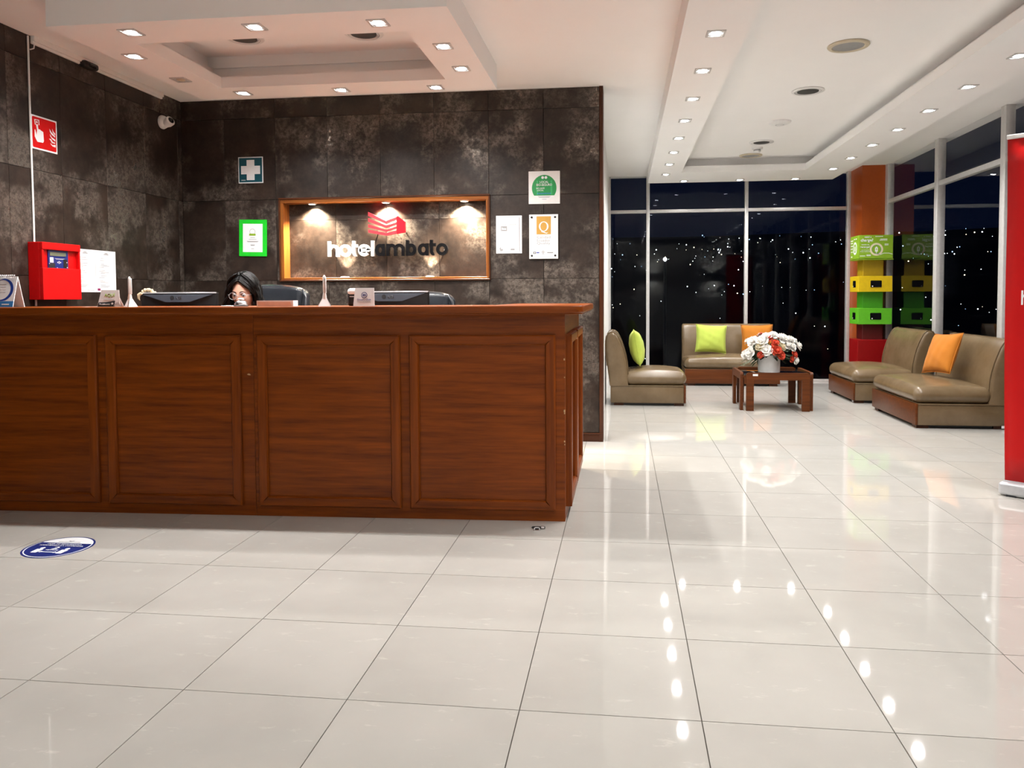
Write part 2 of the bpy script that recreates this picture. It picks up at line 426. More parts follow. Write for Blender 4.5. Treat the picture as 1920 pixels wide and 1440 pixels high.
border('trim_2', LO, LI, 'dropped white ceiling border with recess above the reception desk')
border('trim_3', RO, RI, 'long dropped white ceiling border around the lounge ceiling recess')
b = bx(BM(), XL, XL+.03, 2.36, 3.72, CEIL-.035, CEIL, .004); bx(b, XL, XL+.018, 2.36, 3.72, CEIL-.05, CEIL-.03, .004)
tag(done('trim_4', b, 'white'), 'thin white cornice strip at the top of the left tile wall', kind='structure')

# ------------------------------------------------------------------ windows
def window(name, label): return empty(name, label=label, kind='structure')
TZ = 2.315
w1 = window('window_1', 'tall back window wall with slim aluminium frames looking out at night')
mx_ = [.10, .63, 1.945, 3.27]
for k, x in enumerate(mx_):
    box('mullion', x-.022, x+.022, YW-.03, YW+.05, 0, CEIL, 'alu', w1, .003)
for a, c in zip(mx_, mx_[1:]):
    box('transom', a+.022, c-.022, YW-.02, YW+.04, TZ-.022, TZ+.022, 'alu', w1, .003)
    box('sill', a+.022, c-.022, YW-.02, YW+.04, 0, .028, 'alu', w1, .003)
    box('pane', a+.022, c-.022, YW+.006, YW+.012, .028, TZ-.022, 'glass', w1)
    box('pane', a+.022, c-.022, YW+.006, YW+.012, TZ+.022, CEIL, 'glass', w1)
w2 = window('window_2', 'long right-hand window wall with aluminium frames behind the armchairs')
my = [8.06, 6.52, 5.09, 3.62, 2.15, .68, -.79, -2.26, -3.7, YF+.03]
for y in my: box('mullion', XR-.03, XR+.05, y-.045, y+.045, 0, CEIL, 'alu', w2, .003)
for a, c in zip(my, my[1:]):
    box('transom', XR-.02, XR+.04, c+.045, a-.045, TZ-.012, TZ+.038, 'alu', w2, .003)
    box('sill', XR-.02, XR+.04, c+.045, a-.045, 0, .028, 'alu', w2, .003)
    box('pane', XR+.006, XR+.012, c+.045, a-.045, .028, TZ-.012, 'glass', w2)
    box('pane', XR+.006, XR+.012, c+.045, a-.045, TZ+.038, CEIL, 'glass', w2)
b = bx(BM(), 3.292, 3.66, 8.105, YW+.06, 0, CEIL)
tag(done('trim_5', b, 'orangep', smooth=False), 'orange painted corner column between the two window walls', kind='structure')

# ------------------------------------------------------------------ downlights
def downlight(x, y, z, label, group, on=True, power=None):
    t = empty('downlight', (x, y, z), (0, 0, R(0)), label, 'ceiling light', group)
    b = BM(); s, i = .052, .040
    bx(b, -s, s, -s, -i, -.006, 0); bx(b, -s, s, i, s, -.006, 0); bx(b, -s, -i, -i, i, -.006, 0); bx(b, i, s, -i, i, -.006, 0)
    done('trim_plate', b, 'alu', t, smooth=False)
    done('reflector', lathe(BM(), [(.029, -.0015), (.0415, -.0045), (.0415, -.001), (.029, -.001), (.029, -.0015)], 20), 'silver', t)
    b = lathe(BM(), [(0, -.009), (.016, -.0085), (.026, -.006), (.029, -.001), (0, -.001)], 20)
    done('lamp', b, 'lamp' if on else 'beige', t)
    if not on: return t
    l = bpy.data.lights.new('spot', 'SPOT'); l.energy = power or SPOT_W; l.spot_size = R(150); l.spot_blend = .9; l.shadow_soft_size = .035
    l.color = (1, .982, .958)
    lo = bpy.data.objects.new('spot', l); COL.objects.link(lo); lo.parent = t; lo.location = (0, 0, -.014)
    return t
ORD = ['first', 'second', 'third', 'fourth', 'fifth', 'sixth', 'seventh', 'eighth', 'ninth', 'tenth', 'eleventh', 'twelfth', 'thirteenth', 'fourteenth', 'fifteenth', 'sixteenth']
for k in range(14):  # run carries on out of view; those extra lamps are added to brighten the ceiling
    y = 7.37-.714*k
    vis = k < 8
    downlight(.803, y, FB, 'square recessed downlight, %s from the back window in the left lounge run' % ORD[k], 'downlights of the lounge border', power=SPOT_W*(1 if k < 8 else .38))
for k in range(14):  # lamps past the visible stretch are extras, added for ceiling brightness
    y = 7.23-.70*k
    vis = k < 7
    downlight(2.709, y, FB, 'square recessed downlight, %s from the back window in the right lounge run' % ORD[k], 'downlights of the lounge border', power=SPOT_W*(1 if k < 8 else .38))
for x, nm in ((1.062, 'left'), (1.758, 'middle'), (2.437, 'right')):
    downlight(x, 7.945, FB, 'square recessed downlight, %s of the three along the back window border' % nm, 'downlights of the lounge border')
LLS = [(-2.41, 1.924, 'front edge left'), (-1.696, 1.934, 'front edge middle'), (-1.014, 1.96, 'front edge right'),
       (-2.658, 2.316, 'left edge front'), (-2.666, 2.821, 'left edge rear, unlit'), (-.758, 2.381, 'right edge front'), (-.745, 2.827, 'right edge rear'),
       (-2.417, 3.195, 'wall edge left'), (-1.692, 3.209, 'wall edge middle'), (-1.014, 3.232, 'wall edge right')]
for x, y, nm in LLS:
    downlight(x, y, FB, 'square recessed downlight over the reception, %s' % nm, 'downlights over the reception', on='unlit' not in nm, power=SPOT_W*1.6)

# ceiling fittings
def disc_thing(name, x, y, z, parts, label, cat, group=None):
    t = empty(name, (x, y, z), label=label, cat=cat, group=group)
    for nm, prof, mat in parts: done(nm, lathe(BM(), prof, 36), mat, t)
    return t
SPK = [('trim_ring', [(.098, -.001), (.13, -.001), (.132, -.006), (.126, -.013), (.104, -.015), (.098, -.010), (.098, -.001)], 'beige'), ('grille', [(0, -.014), (.06, -.013), (.0985, -.009), (.0985, -.002), (0, -.002)], 'grey')]
VENT = [('rim', [(.10, -.001), (.125, -.001), (.128, -.006), (.118, -.012), (.103, -.012), (.10, -.001)], 'plastic'), ('grille', [(0, -.016), (.05, -.015), (.082, -.010), (.082, -.002), (0, -.002)], 'mesh_d'),
        ('louvre', [(.086, -.002), (.092, -.011), (.098, -.011), (.094, -.002), (.086, -.002)], 'plastic')]
disc_thing('ceiling_speaker', 1.756, 3.234, CEIL, SPK, 'large round beige ceiling speaker nearest the camera in the lounge ceiling', 'speaker')
disc_thing('ceiling_vent', 1.759, 4.353, CEIL, VENT, 'round dark ceiling vent between the beige speaker and the white dome', 'ceiling vent')
disc_thing('access_point', 1.756, 5.45, CEIL, [('dome', [(0, -.034), (.03, -.033), (.07, -.027), (.10, -.014), (.106, 0), (0, 0)], 'plastic'), ('band', [(.034, -.0335), (.04, -.0335), (.04, -.031), (.034, -.031), (.034, -.0335)], 'lgrey')], 'white flat dome wireless unit on the lounge ceiling', 'ceiling fitting')
disc_thing('ceiling_vent', 1.757, 6.408, CEIL, VENT, 'round dark ceiling vent beside the smoke detector', 'ceiling vent')
disc_thing('ceiling_speaker', 1.769, 7.18, CEIL, SPK, 'round beige ceiling speaker farthest away near the back window', 'speaker')
disc_thing('smoke_detector', 1.765, 6.72, CEIL, [('base', [(0, -.02), (.055, -.02), (.06, -.012), (.06, 0), (0, 0)], 'plastic'), ('chamber', [(0, -.058), (.028, -.058), (.036, -.05), (.036, -.02), (0, -.02)], 'plastic'), ('slot_ring', [(.0355, -.035), (.038, -.035), (.038, -.029), (.0355, -.029), (.0355, -.035)], 'dark')], 'small white smoke detector under the lounge ceiling', 'smoke detector')
disc_thing('ceiling_vent', -2.20, 2.80, HT, VENT, 'left round ceiling vent in the recess above the reception', 'ceiling vent')
disc_thing('ceiling_vent', -1.39, 2.82, HT, VENT, 'right round ceiling vent in the recess above the reception', 'ceiling vent')
# unseen sconces added behind the camera to brighten ceiling and counter front
for x, nm in ((-2.4, 'left'), (-.6, 'second'), (1.2, 'third'), (3.0, 'right')):
    t = empty('fill_sconce', (x, YF, 1.75), label='added half-round white fill sconce, unseen behind the camera, %s of four' % nm, cat='added fill lamp', group='added fill sconces behind the camera')
    done('back_plate', bx(BM(), -.05, .05, 0, .012, -.08, .08, .004), 'plastic', t)
    done('shade', lathe(BM(), [(.10, -.10), (.105, -.10), (.125, .10), (.12, .10), (.10, -.10)], 28, (0, .14, 0)), 'plastic', t)
    done('arm', tube(BM(), [(0, .012, 0), (0, .05, 0)], .012, 8), 'steel', t)
    done('bulb', ball(BM(), (0, .14, 0), .035, 14, 10), 'lamp', t)
    for nm2, rx in (('down_spot', 0), ('up_spot', PI)):
        l = bpy.data.lights.new('spot', 'SPOT'); l.energy = FILL_SCONCE_W; l.spot_size = R(165); l.spot_blend = .9; l.shadow_soft_size = .06; l.color = (1, .93, .85)
        lo = bpy.data.objects.new('spot', l); COL.objects.link(lo); lo.parent = t; lo.location = (0, .14, -.12 if rx == 0 else .12); lo.rotation_euler = (rx, 0, 0)
# ------------------------------------------------------------------ reception counter
CB = Vector((-.006, 1.805)); CD = Vector((.99929, .03755)); CN = Vector((-.03755, .99929))
def F(u, o, z): p = CB+CD*u-CN*o; return Vector((p.x, p.y, z))
rc = empty('reception_counter', (-1.7, 1.9, 0), label='long cherry-stained wooden reception counter with framed panels', cat='reception desk')
CI = Matrix.Translation((1.7, -1.9, 0))
def cdone(name, bm, mat, parent=rc, **k):
    for v in bm.verts: v.co = CI @ v.co if parent == rc else v.co
    return done(name, bm, mat, parent, **k)
def fbox(bm, u0, u1, o0, o1, z0, z1):
    return prism(bm, [(u0, o0), (u1, o0), (u1, o1), (u0, o1)], lambda p: F(p[0], p[1], z0), lambda p: F(p[0], p[1], z1))
HB = 1.066
cdone('front_board', fbox(BM(), -3.368, -1.6395, -.05, 0, 0, HB), 'wx', smooth=False)
cdone('front_board', fbox(BM(), -1.6375, 0, -.05, 0, 0, HB), 'wx', smooth=False)
cdone('side_board', bx(BM(), -.056, -.006, 1.812, 3.05, .0, HB), 'wy', smooth=False)
cdone('inner_desk', bx(BM(), -3.37, -.06, 2.02, 2.78, .70, .735, .004), 'wx')
cdone('desk_end', bx(BM(), -.47, -.43, 2.02, 2.78, 0, .70), 'wz', smooth=False)
cdone('end_board', bx(BM(), -.42, -.056, 3.02, 3.05, 0, HB), 'wx', smooth=False)
def framed(u0, u1, z0, z1, pos, gx, gz, off0=0.0):
    """pos(u, o, z) -> world; a raised mitred frame with an inset panel"""
    w_ = .052
    pb = prism(BM(), [(u0+w_*.8, z0+w_*.8), (u1-w_*.8, z0+w_*.8), (u1-w_*.8, z1-w_*.8), (u0+w_*.8, z1-w_*.8)], lambda p: pos(p[0], 0, p[1]), lambda p: pos(p[0], .004, p[1]))
    for v in pb.verts: v.co = CI @ v.co
    pn = done('panel', pb, gx, rc, smooth=False)
    O = [(u0, z0), (u1, z0), (u1, z1), (u0, z1)]; I = [(u0+w_, z0+w_), (u1-w_, z0+w_), (u1-w_, z1-w_), (u0+w_, z1-w_)]
    for k in range(4):
        q = [O[k], O[(k+1) % 4], I[(k+1) % 4], I[k]]
        cx = sum(p[0] for p in q)/4; cz = sum(p[1] for p in q)/4
        b = BM(); s = .0004
        a = [b.verts.new(pos(p[0]+(cx-p[0])*s, 0, p[1]+(cz-p[1])*s)) for p in q]
        m = []
        for n_, p in enumerate(q):      # rounded top: inset the front face
            tgt = I[k] if n_ in (0,) else None
            m.append(b.verts.new(pos(p[0], .016 if n_ < 2 else .013, p[1])))
        c = []
        e = .006
        for n_, p in enumerate(q):
            d = (e if n_ < 2 else -e)
            if k == 0: pp = (p[0], p[1]+d)
            elif k == 1: pp = (p[0]-d, p[1])
            elif k == 2: pp = (p[0], p[1]-d)
            else: pp = (p[0]+d, p[1])
            c.append(b.verts.new(pos(pp[0], .023, pp[1])))
        for lo, hi in ((a, m), (m, c)):
            for i in range(4): b.faces.new((lo[i], lo[(i+1) % 4], hi[(i+1) % 4], hi[i]))
        b.faces.new(a[::-1]); b.faces.new(c)
        for v in b.verts: v.co = CI @ v.co
        done('rail', b, gx if k in (0, 2) else gz, pn, smooth=False)
for u0, u1 in ((-3.262, -2.501), (-2.449, -1.706), (-1.614, -.851), (-.803, -.048)):
    framed(u0, u1, .057, .960, F, 'wx', 'wz')
for y0, y1 in ((1.885, 2.405), (2.44, 3.0)):
    framed(y0, y1, .057, .960, lambda u, o, z: Vector((-.006+o*1.3, u, z)), 'wy', 'wz')
b = BM(); c_ = F(-1.665, .0006, .752)
prism(b, [(-1.676, .752), (-1.668, .757), (-1.660, .755), (-1.655, .748), (-1.664, .747), (-1.672, .749)], lambda p: F(p[0], 0, p[1]), lambda p: F(p[0], .0006, p[1]))
cdone('chipped_spot', b, 'chip', smooth=False)
b = BM()
for z, s in ((.83, .010), (.74, .006), (.565, .012), (.555, .008), (.41, .008), (.395, .006)):
    bx(b, -.007-s*.5, -.0055, 1.8035, 1.8155, z, z+s)
cdone('worn_edge', b, 'chip', smooth=False)
# countertop (continuous worktop)
ct = empty('countertop', (-1.7, 1.9, HB), label='long polished wooden countertop on the reception counter with rounded corner', cat='countertop')
def ctop(name, inset, z0, z1, bev):
    q = [F(-3.37, .07-inset, 0), F(.02, .07-inset, 0)]
    cxr, cyr, rr = .09-inset-.055, q[1].y+.055+0.0, .055
    pts = [(q[0].x, q[0].y)]
    for k in range(9):
        A = -PI/2+PI/2*k/8; pts.append((cxr+rr*math.cos(A), cyr+rr*math.sin(A)))
    pts += [(.09-inset, 3.07-inset), (-.42, 3.07-inset), (-.42, 2.24), (-3.37, 2.12)]
    b = BM(); prism(b, pts, lambda p: (p[0], p[1], z0), lambda p: (p[0], p[1], z1))
    if bev: bmesh.ops.bevel(b, geom=[e for e in b.edges if abs(e.verts[0].co.z-e.verts[1].co.z) < 1e-6], offset=bev, segments=3, affect='EDGES', profile=.5)
    for v in b.verts: v.co -= Vector((-1.7, 1.9, HB))
    return done(name, b, 'wx', ct)
ctop('top_board', 0, HB+.006, HB+.043, .008)
ctop('lower_bead', .006, HB, HB+.0065, .002)
CT = HB+.043

# ------------------------------------------------------------------ niche with the hotel sign
nf = empty('wooden_niche', ((NX0+NX1)/2, YB, NZ0), label='wooden frame and lining of the lit niche in the tile wall', cat='niche frame')
def nbox(name, x0, x1, y0, y1, z0, z1, mat, p=None, bev=.002):
    b = bx(BM(), x0, x1, y0, y1, z0, z1, bev, 1)
    for v in b.verts: v.co -= Vector(((NX0+NX1)/2, YB, NZ0))
    return done(name, b, mat, p or nf, smooth=False)
nbox('lining', NX0, NX1, YB-.012, NY, NZ1-.028, NZ1, 'nx'); nbox('lining', NX0, NX1, YB-.012, NY, NZ0, NZ0+.016, 'nx')
nbox('lining', NX0, NX0+.028, YB-.012, NY, NZ0+.016, NZ1-.028, 'nz'); nbox('lining', NX1-.022, NX1, YB-.012, NY, NZ0+.016, NZ1-.028, 'nz')
for x0, x1, z0, z1 in ((NX0-.012, NX1+.012, NZ1, NZ1+.014), (NX0-.012, NX1+.012, NZ0-.014, NZ0)): nbox('edge_moulding', x0, x1, YB-.02, YB, z0, z1, 'wtrimx', bev=.003)
for x0, x1 in ((NX0-.012, NX0), (NX1, NX1+.012)): nbox('edge_moulding', x0, x1, YB-.02, YB, NZ0, NZ1, 'wtrim', bev=.003)
def puck(x, z, up, nm):
    t = empty('niche_spotlight', (x, YB+.045, z), label=nm, cat='spotlight', group='niche spotlights')
    s = 1 if up else -1
    done('housing', lathe(BM(), [(0, 0), (.036, 0), (.036, .006*s), (.028, .010*s), (.026, .006*s), (0, .006*s)], 20), 'plastic', t)
    done('lamp', lathe(BM(), [(0, .0062*s), (.025, .0062*s), (.020, .0085*s), (0, .0095*s)], 16), 'wlamp', t)
    l = bpy.data.lights.new('spot', 'SPOT'); l.energy = NICHE_W*(.2 if up else 1); l.spot_size = R(64 if up else 125); l.spot_blend = .8; l.shadow_soft_size = .012; l.color = (1, .84, .62)
    lo = bpy.data.objects.new('spot', l); COL.objects.link(lo); lo.parent = t; lo.location = (0, 0, .014*s)
    lo.rotation_euler = (R(8), 0, 0) if not up else (PI-R(12), 0, 0)
for x, nm in ((-2.27, 'left'), (-1.64, 'middle'), (-.985, 'right')): puck(x, NZ1-.028, False, 'small round spotlight in the niche top, %s' % nm)
for x, nm in ((-1.995, 'left'), (-1.275, 'right')): puck(x, NZ0+.016, True, 'small round uplight on the niche bottom, %s' % nm)

# lettering: stroke-built single-storey letters
KX = .000625; BX = -2.142; BZ = 1.4935; LY0, LY1 = YB+.068, YB+.040
def arc(cx, cy, rx, ry, a0, a1, n=16): return [(cx+rx*math.cos(R(a0+(a1-a0)*k/n)), cy+ry*math.sin(R(a0+(a1-a0)*k/n))) for k in range(n+1)]
def glyph(ch, w_, X=160, A=205, s=42):
    h = s/2; o = []
    if ch == 'o': o.append((arc(w_/2, X/2, w_/2-h, X/2-h, 0, 360, 28)[:-1], True))
    if ch == 'l': o.append(([(w_/2, 0), (w_/2, A)], False))
    if ch == 'h': o += [([(h, 0), (h, A)], False), ([(h, X*.5)]+arc(w_/2, X/2+6, w_/2-h, X/2-h-6, 180, 0)+[(w_-h, 0)], False)]
    if ch == 't': o += [([(h+6, A)]+[(h+6, X*.4)]+arc(w_*.62, X*.36, w_*.62-h-6, X*.36-h, 180, 290, 10), False), ([(0, X-h), (w_, X-h)], False)]
    if ch == 'e': o.append(([(h, X/2), (w_-h, X/2)]+arc(w_/2, X/2, w_/2-h, X/2-h, 0, 318, 24), False))
    if ch == 'a': o += [(arc(w_/2, X/2, w_/2-h, X/2-h, 0, 360, 28)[:-1], True), ([(w_-h, 0), (w_-h, X)], False)]
    if ch == 'b': o += [(arc(w_/2, X/2, w_/2-h, X/2-h, 0, 360, 28)[:-1], True), ([(h, 0), (h, A)], False)]
    if ch == 'm':
        q = (w_-s)/2
        o += [([(h, 0), (h, X)], False), ([(h, X*.5)]+arc(h+q/2, X*.55, q/2, X*.45-h, 180, 0)+[(h+q, 0)], False), ([(h+q, X*.5)]+arc(h+q*1.5, X*.55, q/2, X*.45-h, 180, 0)+[(w_-h, 0)], False)]
    return o
def word(parent, spec, kx, x0, z0, y0, y1, org):
    for ch, a, c, mat in spec:
        b = BM()
        for k, (path, cl) in enumerate(glyph(ch, c-a)):
            P = [Vector((x0+(a-140+p[0])*kx, z0+p[1]*kx)) for p in path]
            stroke(b, P, 42*kx, lambda p: Vector((p[0], y0, p[1]))-org, lambda p: Vector((p[0], y1-.0003*k, p[1]))-org, cl)
        done('letter', b, mat, parent, smooth=False)
W_, B_ = 'letter_w', 'letter_b'
SPEC = [('h', 140, 295, W_), ('o', 297, 462, W_), ('t', 472, 552, W_), ('e', 558, 722, W_), ('l', 728, 784, W_),
        ('a', 788, 925, B_), ('m', 942, 1190, B_), ('b', 1207, 1347, B_), ('a', 1368, 1512, B_), ('t', 1522, 1608, B_), ('o', 1612, 1768, B_)]
org = Vector((-1.64, NY, BZ))
sg = empty('hotel_sign', org, label='hotelambato sign of raised white and black letters under a red folded building logo', cat='sign')
word(sg, SPEC, KX, BX, BZ, LY0, LY1, org)
def lp(x, y): return (BX+(x-140)*KX, BZ+(745-y)*KX)
ST = [((165, 215), (285, 326), (238, 268)), ((245, 292), (346, 380), (305, 330)), ((325, 368), (400, 428), (360, 382)), (( 395, 434), (442, 478), (412, 452))]
for (l0, l1), (m0, m1), (r0, r1) in ST:
    b = BM()
    for q in ([(703, l0), (945, m0), (945, m1), (703, l1)], [(945, m0), (1088, r0), (1088, r1), (945, m1)]):
        prism(b, [lp(*v) for v in q], lambda p: Vector((p[0], LY0, p[1]))-org, lambda p: Vector((p[0], LY1, p[1]))-org)
    done('logo_stripe', b, 'pink', sg, smooth=False)
b = BM(); prism(b, [lp(*v) for v in ((1086, 236), (1102, 224), (1200, 302), (1200, 440), (1086, 458))], lambda p: Vector((p[0], LY0, p[1]))-org, lambda p: Vector((p[0], LY1, p[1]))-org)
done('logo_block', b, 'logo', sg, smooth=False)
b = BM()
for x, z in ((-2.12, 1.56), (-1.86, 1.56), (-1.75, 1.56), (-1.52, 1.55), (-1.3, 1.54), (-1.16, 1.54), (-1.72, 1.70), (-1.51, 1.72)):
    tube(b, [Vector((x, LY0-.001, z))-org, Vector((x, NY, z))-org], .004, 6)
done('standoff_pin', b, 'steel', sg)

# ------------------------------------------------------------------ boards and signs on the walls
def board(name, x, z, label, cat, y=YB, wall='back', group=None):
    if wall == 'back': return empty(name, (x, y, z), label=label, cat=cat, group=group)
    return empty(name, (XL, x, z), (0, 0, PI/2), label=label, cat=cat, group=group)
def plate(t, w_, h_, th, mat, bev=.001, name='plate'):
    return done(name, bx(BM(), -w_/2, w_/2, -th, 0, -h_/2, h_/2, bev, 1), mat, t, smooth=False)
def dd(name, bm, mat, t): return done(name, bm, mat, t, smooth=False)
# first aid
t = board('first_aid_sign', -2.776, 2.214, 'teal first-aid sign with a white cross on the tile wall', 'sign')
plate(t, .215, .216, .004, 'paper'); dd('teal_field', d_rect(BM(), -.1, .1, -.1, .1, -.0042), 'teal', t)
b = d_rect(BM(), -.034, .034, -.083, .083, -.0049); d_rect(b, -.083, -.034, -.034, .034, -.0049); d_rect(b, .034, .083, -.034, .034, -.0049); dd('cross', b, 'paper', t)
dd('small_print', d_rect(BM(), -.082, -.045, -.086, -.080, -.0049), 'lgrey', t)
# green framed certificate
t = board('framed_certificate', -2.766, 1.652, 'certificate in a vivid green frame left of the niche', 'certificate'); t.rotation_euler = (0, R(1.2), 0)
plate(t, .243, .304, .010, 'vgreen', .003, 'frame'); dd('sheet', d_rect(BM(), -.086, .086, -.116, .118, -.0102), 'paper', t)
dd('seal', d_ring(BM(), -.002, .052, .020, .026, -.0110), 'lgrey', t); b = d_rect(BM(), -.030, .026, .020, .036, -.0116); dd('ribbon', b, 'limeg', t)
b = BM()
for v, w_ in ((.002, .02), (-.012, .034), (-.028, .05), (-.034, .045), (-.058, .02), (-.063, .016), (-.09, .012)): d_rect(b, -w_, w_, v, v+.003, -.0110)
dd('text_lines', b, 'mgrey', t)
# bio-seguro plaque
t = board('biosafe_plaque', -.331, 2.018, 'square white plaque with round green LOCAL BIO-SEGURO badge', 'sign')
plate(t, .249, .257, .006, 'plastic')
dd('badge_base', d_disc(BM(), 0, -.004, .100, -.0062), 'paper', t)
cl = [(.098*math.cos(a), -.004+.103*math.sin(a)) for a in [R(-35+250*k/40) for k in range(41)]]
dd('badge_green', d_poly(BM(), cl, -.0069), 'egreen', t)
for u in (-.062, .05): dd('badge_stripe', d_rect(BM(), u, u+.014, -.055, .055, -.0076), 'egreen2', t)
b = d_disc(BM(), -.012, .078, .011, -.0083, seg=20); d_disc(b, .014, .078, .011, -.0083, seg=20); dd('emblem', b, 'paper', t)
d_text('wording', 'LOCAL', 0, .034, .018, -.0083, 'paper', t, .07, bold=.015); d_text('wording', 'BIO-SEGURO', 0, .012, .018, -.0083, 'paper', t, .124, bold=.015)
d_text('wording', 'BIO-SAFE', -.030, -.012, .012, -.0083, 'paper', t, .066, bold=.012); d_text('wording', 'LOCAL', -.030, -.028, .012, -.0083, 'paper', t, .052, bold=.012)
b = BM()
for k in range(7): d_rect(b, -.055+k*.016, -.045+k*.016, -.052, -.043, -.0083)
dd('pictogram_row', b, 'sky', t)
b = BM()
for v, w_ in ((-.072, .05), (-.080, .042), (-.094, .018)): d_rect(b, -w_, w_, v, v+.0025, -.0069)
dd('text_lines', b, 'mgrey', t)
# registration certificate
t = board('registration_certificate', -.615, 1.651, 'white registration certificate sheet right of the niche', 'certificate')
plate(t, .208, .300, .005, 'paper')
dd('margin_line', d_rect(BM(), .082, .087, -.135, .135, -.0052), 'mgrey', t)
d_text('wording', 'CERTIFICADO DE REGISTRO', -.008, .075, .009, -.0052, 'mgrey', t, .145); d_text('wording', 'Ministerio de Turismo', -.008, .100, .008, -.0052, 'lgrey', t, .085)
b = d_rect(BM(), -.065, -.015, .028, .075-.008, -.0052); dd('emblem_tile', b, 'grey', t); dd('bed_symbol', d_poly(BM(), [(-.057, .036), (-.057, .058), (-.046, .050), (-.023, .050), (-.023, .036), (-.027, .040), (-.053, .040)], -.0059), 'paper', t)
b = d_rect(BM(), -.035, .03, -.052, -.049, -.0052); d_rect(b, -.02, .02, .016, .019, -.0052); d_rect(b, -.03, .03, -.072, -.069, -.0052); dd('text_lines', b, 'lgrey', t)
b = BM(); P_ = [(-.03, -.046), (-.02, -.03), (-.012, -.045), (-.004, -.03), (.004, -.044), (.012, -.032), (.02, -.044), (.03, -.034)]
stroke(b, P_, .0016, lambda p: (p[0], -.0052, p[1]), lambda p: (p[0], -.0058, p[1])); dd('signature', b, 'grey', t)
b = d_poly(BM(), [(-.078, -.11), (-.068, -.098), (-.062, -.115), (-.048, -.112), (-.05, -.13), (-.07, -.132)], -.0052); d_rect(b, .012, .045, -.125, -.112, -.0052); d_rect(b, .052, .076, -.118, -.114, -.0052); dd('logo_mark', b, 'grey', t)
# quality plaque
t = board('quality_plaque', -.336, 1.630, 'white acrylic plaque with gold Q and four black screws', 'sign'); t.location.y = YB-.012
plate(t, .230, .350, .006, 'plastic', .0015)
dd('gold_field', d_rect(BM(), -.056, .058, .018, .160, -.0062), 'gold', t)
b = BM(); n = 32
for k in range(n):
    A, B2 = 2*PI*k/n, 2*PI*(k+1)/n
    d_poly(b, [(.001+.026*math.cos(A), .080+.034*math.sin(A)), (.001+.038*math.cos(A), .080+.039*math.sin(A)), (.001+.038*math.cos(B2), .080+.039*math.sin(B2)), (.001+.026*math.cos(B2), .080+.034*math.sin(B2))], -.0069)
d_poly(b, [(-.012, .047), (.002, .040), (.020, .030), (.036, .032), (.024, .024), (.012, .027), (-.02, .038)], -.0069); dd('letter_q', b, 'paper', t)
for s, v in (('Calidad', -.014), ('Ecuador', -.040), ('Quality', -.068)): d_text('wording', s, 0, v, .020 if s != 'Quality' else .026, -.0062, 'grey', t, .106)
b = d_rect(BM(), -.082, -.062, -.135, -.119, -.0062); dd('logo_mark', b, 'black', t); dd('logo_dot', d_disc(BM(), -.072, -.127, .005, -.0069, seg=16), 'paper', t)
b = d_rect(BM(), -.058, -.034, -.130, -.122, -.0062); dd('logo_mark', b, 'blue', t); dd('logo_ring', d_ring(BM(), -.004, -.122, .006, .009, -.0062, seg=20), 'black', t)
b = d_rect(BM(), -.014, .006, -.139, -.136, -.0062); d_rect(b, .028, .076, -.130, -.123, -.0062); dd('text_lines', b, 'mgrey', t)
for u in (-.094, .092):
    for v in (-.150, .153): done('screw', lathe(BM(), [(0, 0), (.0085, 0), (.0085, .003), (.006, .005), (0, .0055)], 16, T=Matrix.Translation((u, -.006, v)) @ Matrix.Rotation(PI/2, 4, 'X')), 'black', t)
b = BM()
for u in (-.094, .092):
    for v in (-.150, .153): tube(b, [(u, -.001, v), (u, .012, v)], .006, 8)
done('spacer', b, 'steel', t)
# fire alarm sign on the left wall
t = board('fire_alarm_sign', 2.452, 2.203, 'red fire alarm call point sign with white hand and flames', 'sign', wall='left')
plate(t, .222, .212, .004, 'paper')
def rr(u0, u1, v0, v1, r, n=5):
    o = []
    for cx, cy, a in ((u1-r, v1-r, 0), (u0+r, v1-r, 90), (u0+r, v0+r, 180), (u1-r, v0+r, 270)):
        o += [(cx+r*math.cos(R(a+90*k/n)), cy+r*math.sin(R(a+90*k/n))) for k in range(n+1)]
    return o
dd('red_field', d_poly(BM(), rr(-.101, .101, -.096, .096, .010), -.0042), 'red', t)
def sp(x, y):   # crop pixels of the sign -> local
    u = (x-260)/680*.222-.111; v = .106-(y-(200+(x-250)*.29))/900*.212; return (u, v)
b = d_poly(BM(), [sp(*q) for q in ((345, 615), (365, 620), (392, 765), (408, 640), (385, 480), (432, 480), (442, 605), (480, 620), (520, 655), (568, 690), (578, 930), (555, 975), (410, 945), (345, 800))], -.0049); dd('hand_symbol', b, 'paper', t)
b = BM()
for q in ([(345, 340), (470, 365), (470, 385), (345, 358)], [(345, 340), (365, 345), (378, 490), (358, 485)], [(450, 365), (470, 368), (472, 505), (455, 500)]): d_poly(b, [sp(*v) for v in q], -.0049)
d_poly(b, [sp(*v) for v in ((390, 395), (425, 402), (428, 450), (392, 445))], -.0049); dd('button_symbol', b, 'paper', t)
for q in ([(735, 600), (790, 700), (880, 800), (878, 840), (790, 760), (745, 680)], [(808, 600), (840, 680), (885, 730), (882, 780), (820, 700)], [(745, 745), (790, 830), (885, 900), (885, 950), (800, 880), (750, 800)], [(715, 865), (770, 880), (810, 950), (880, 985), (870, 1008), (790, 985), (750, 910)], [(750, 985), (800, 1040), (888, 1040), (888, 1110), (810, 1080), (765, 1030)]):
    dd('flame', d_poly(BM(), [sp(*v) for v in q], -.0049), 'paper', t)
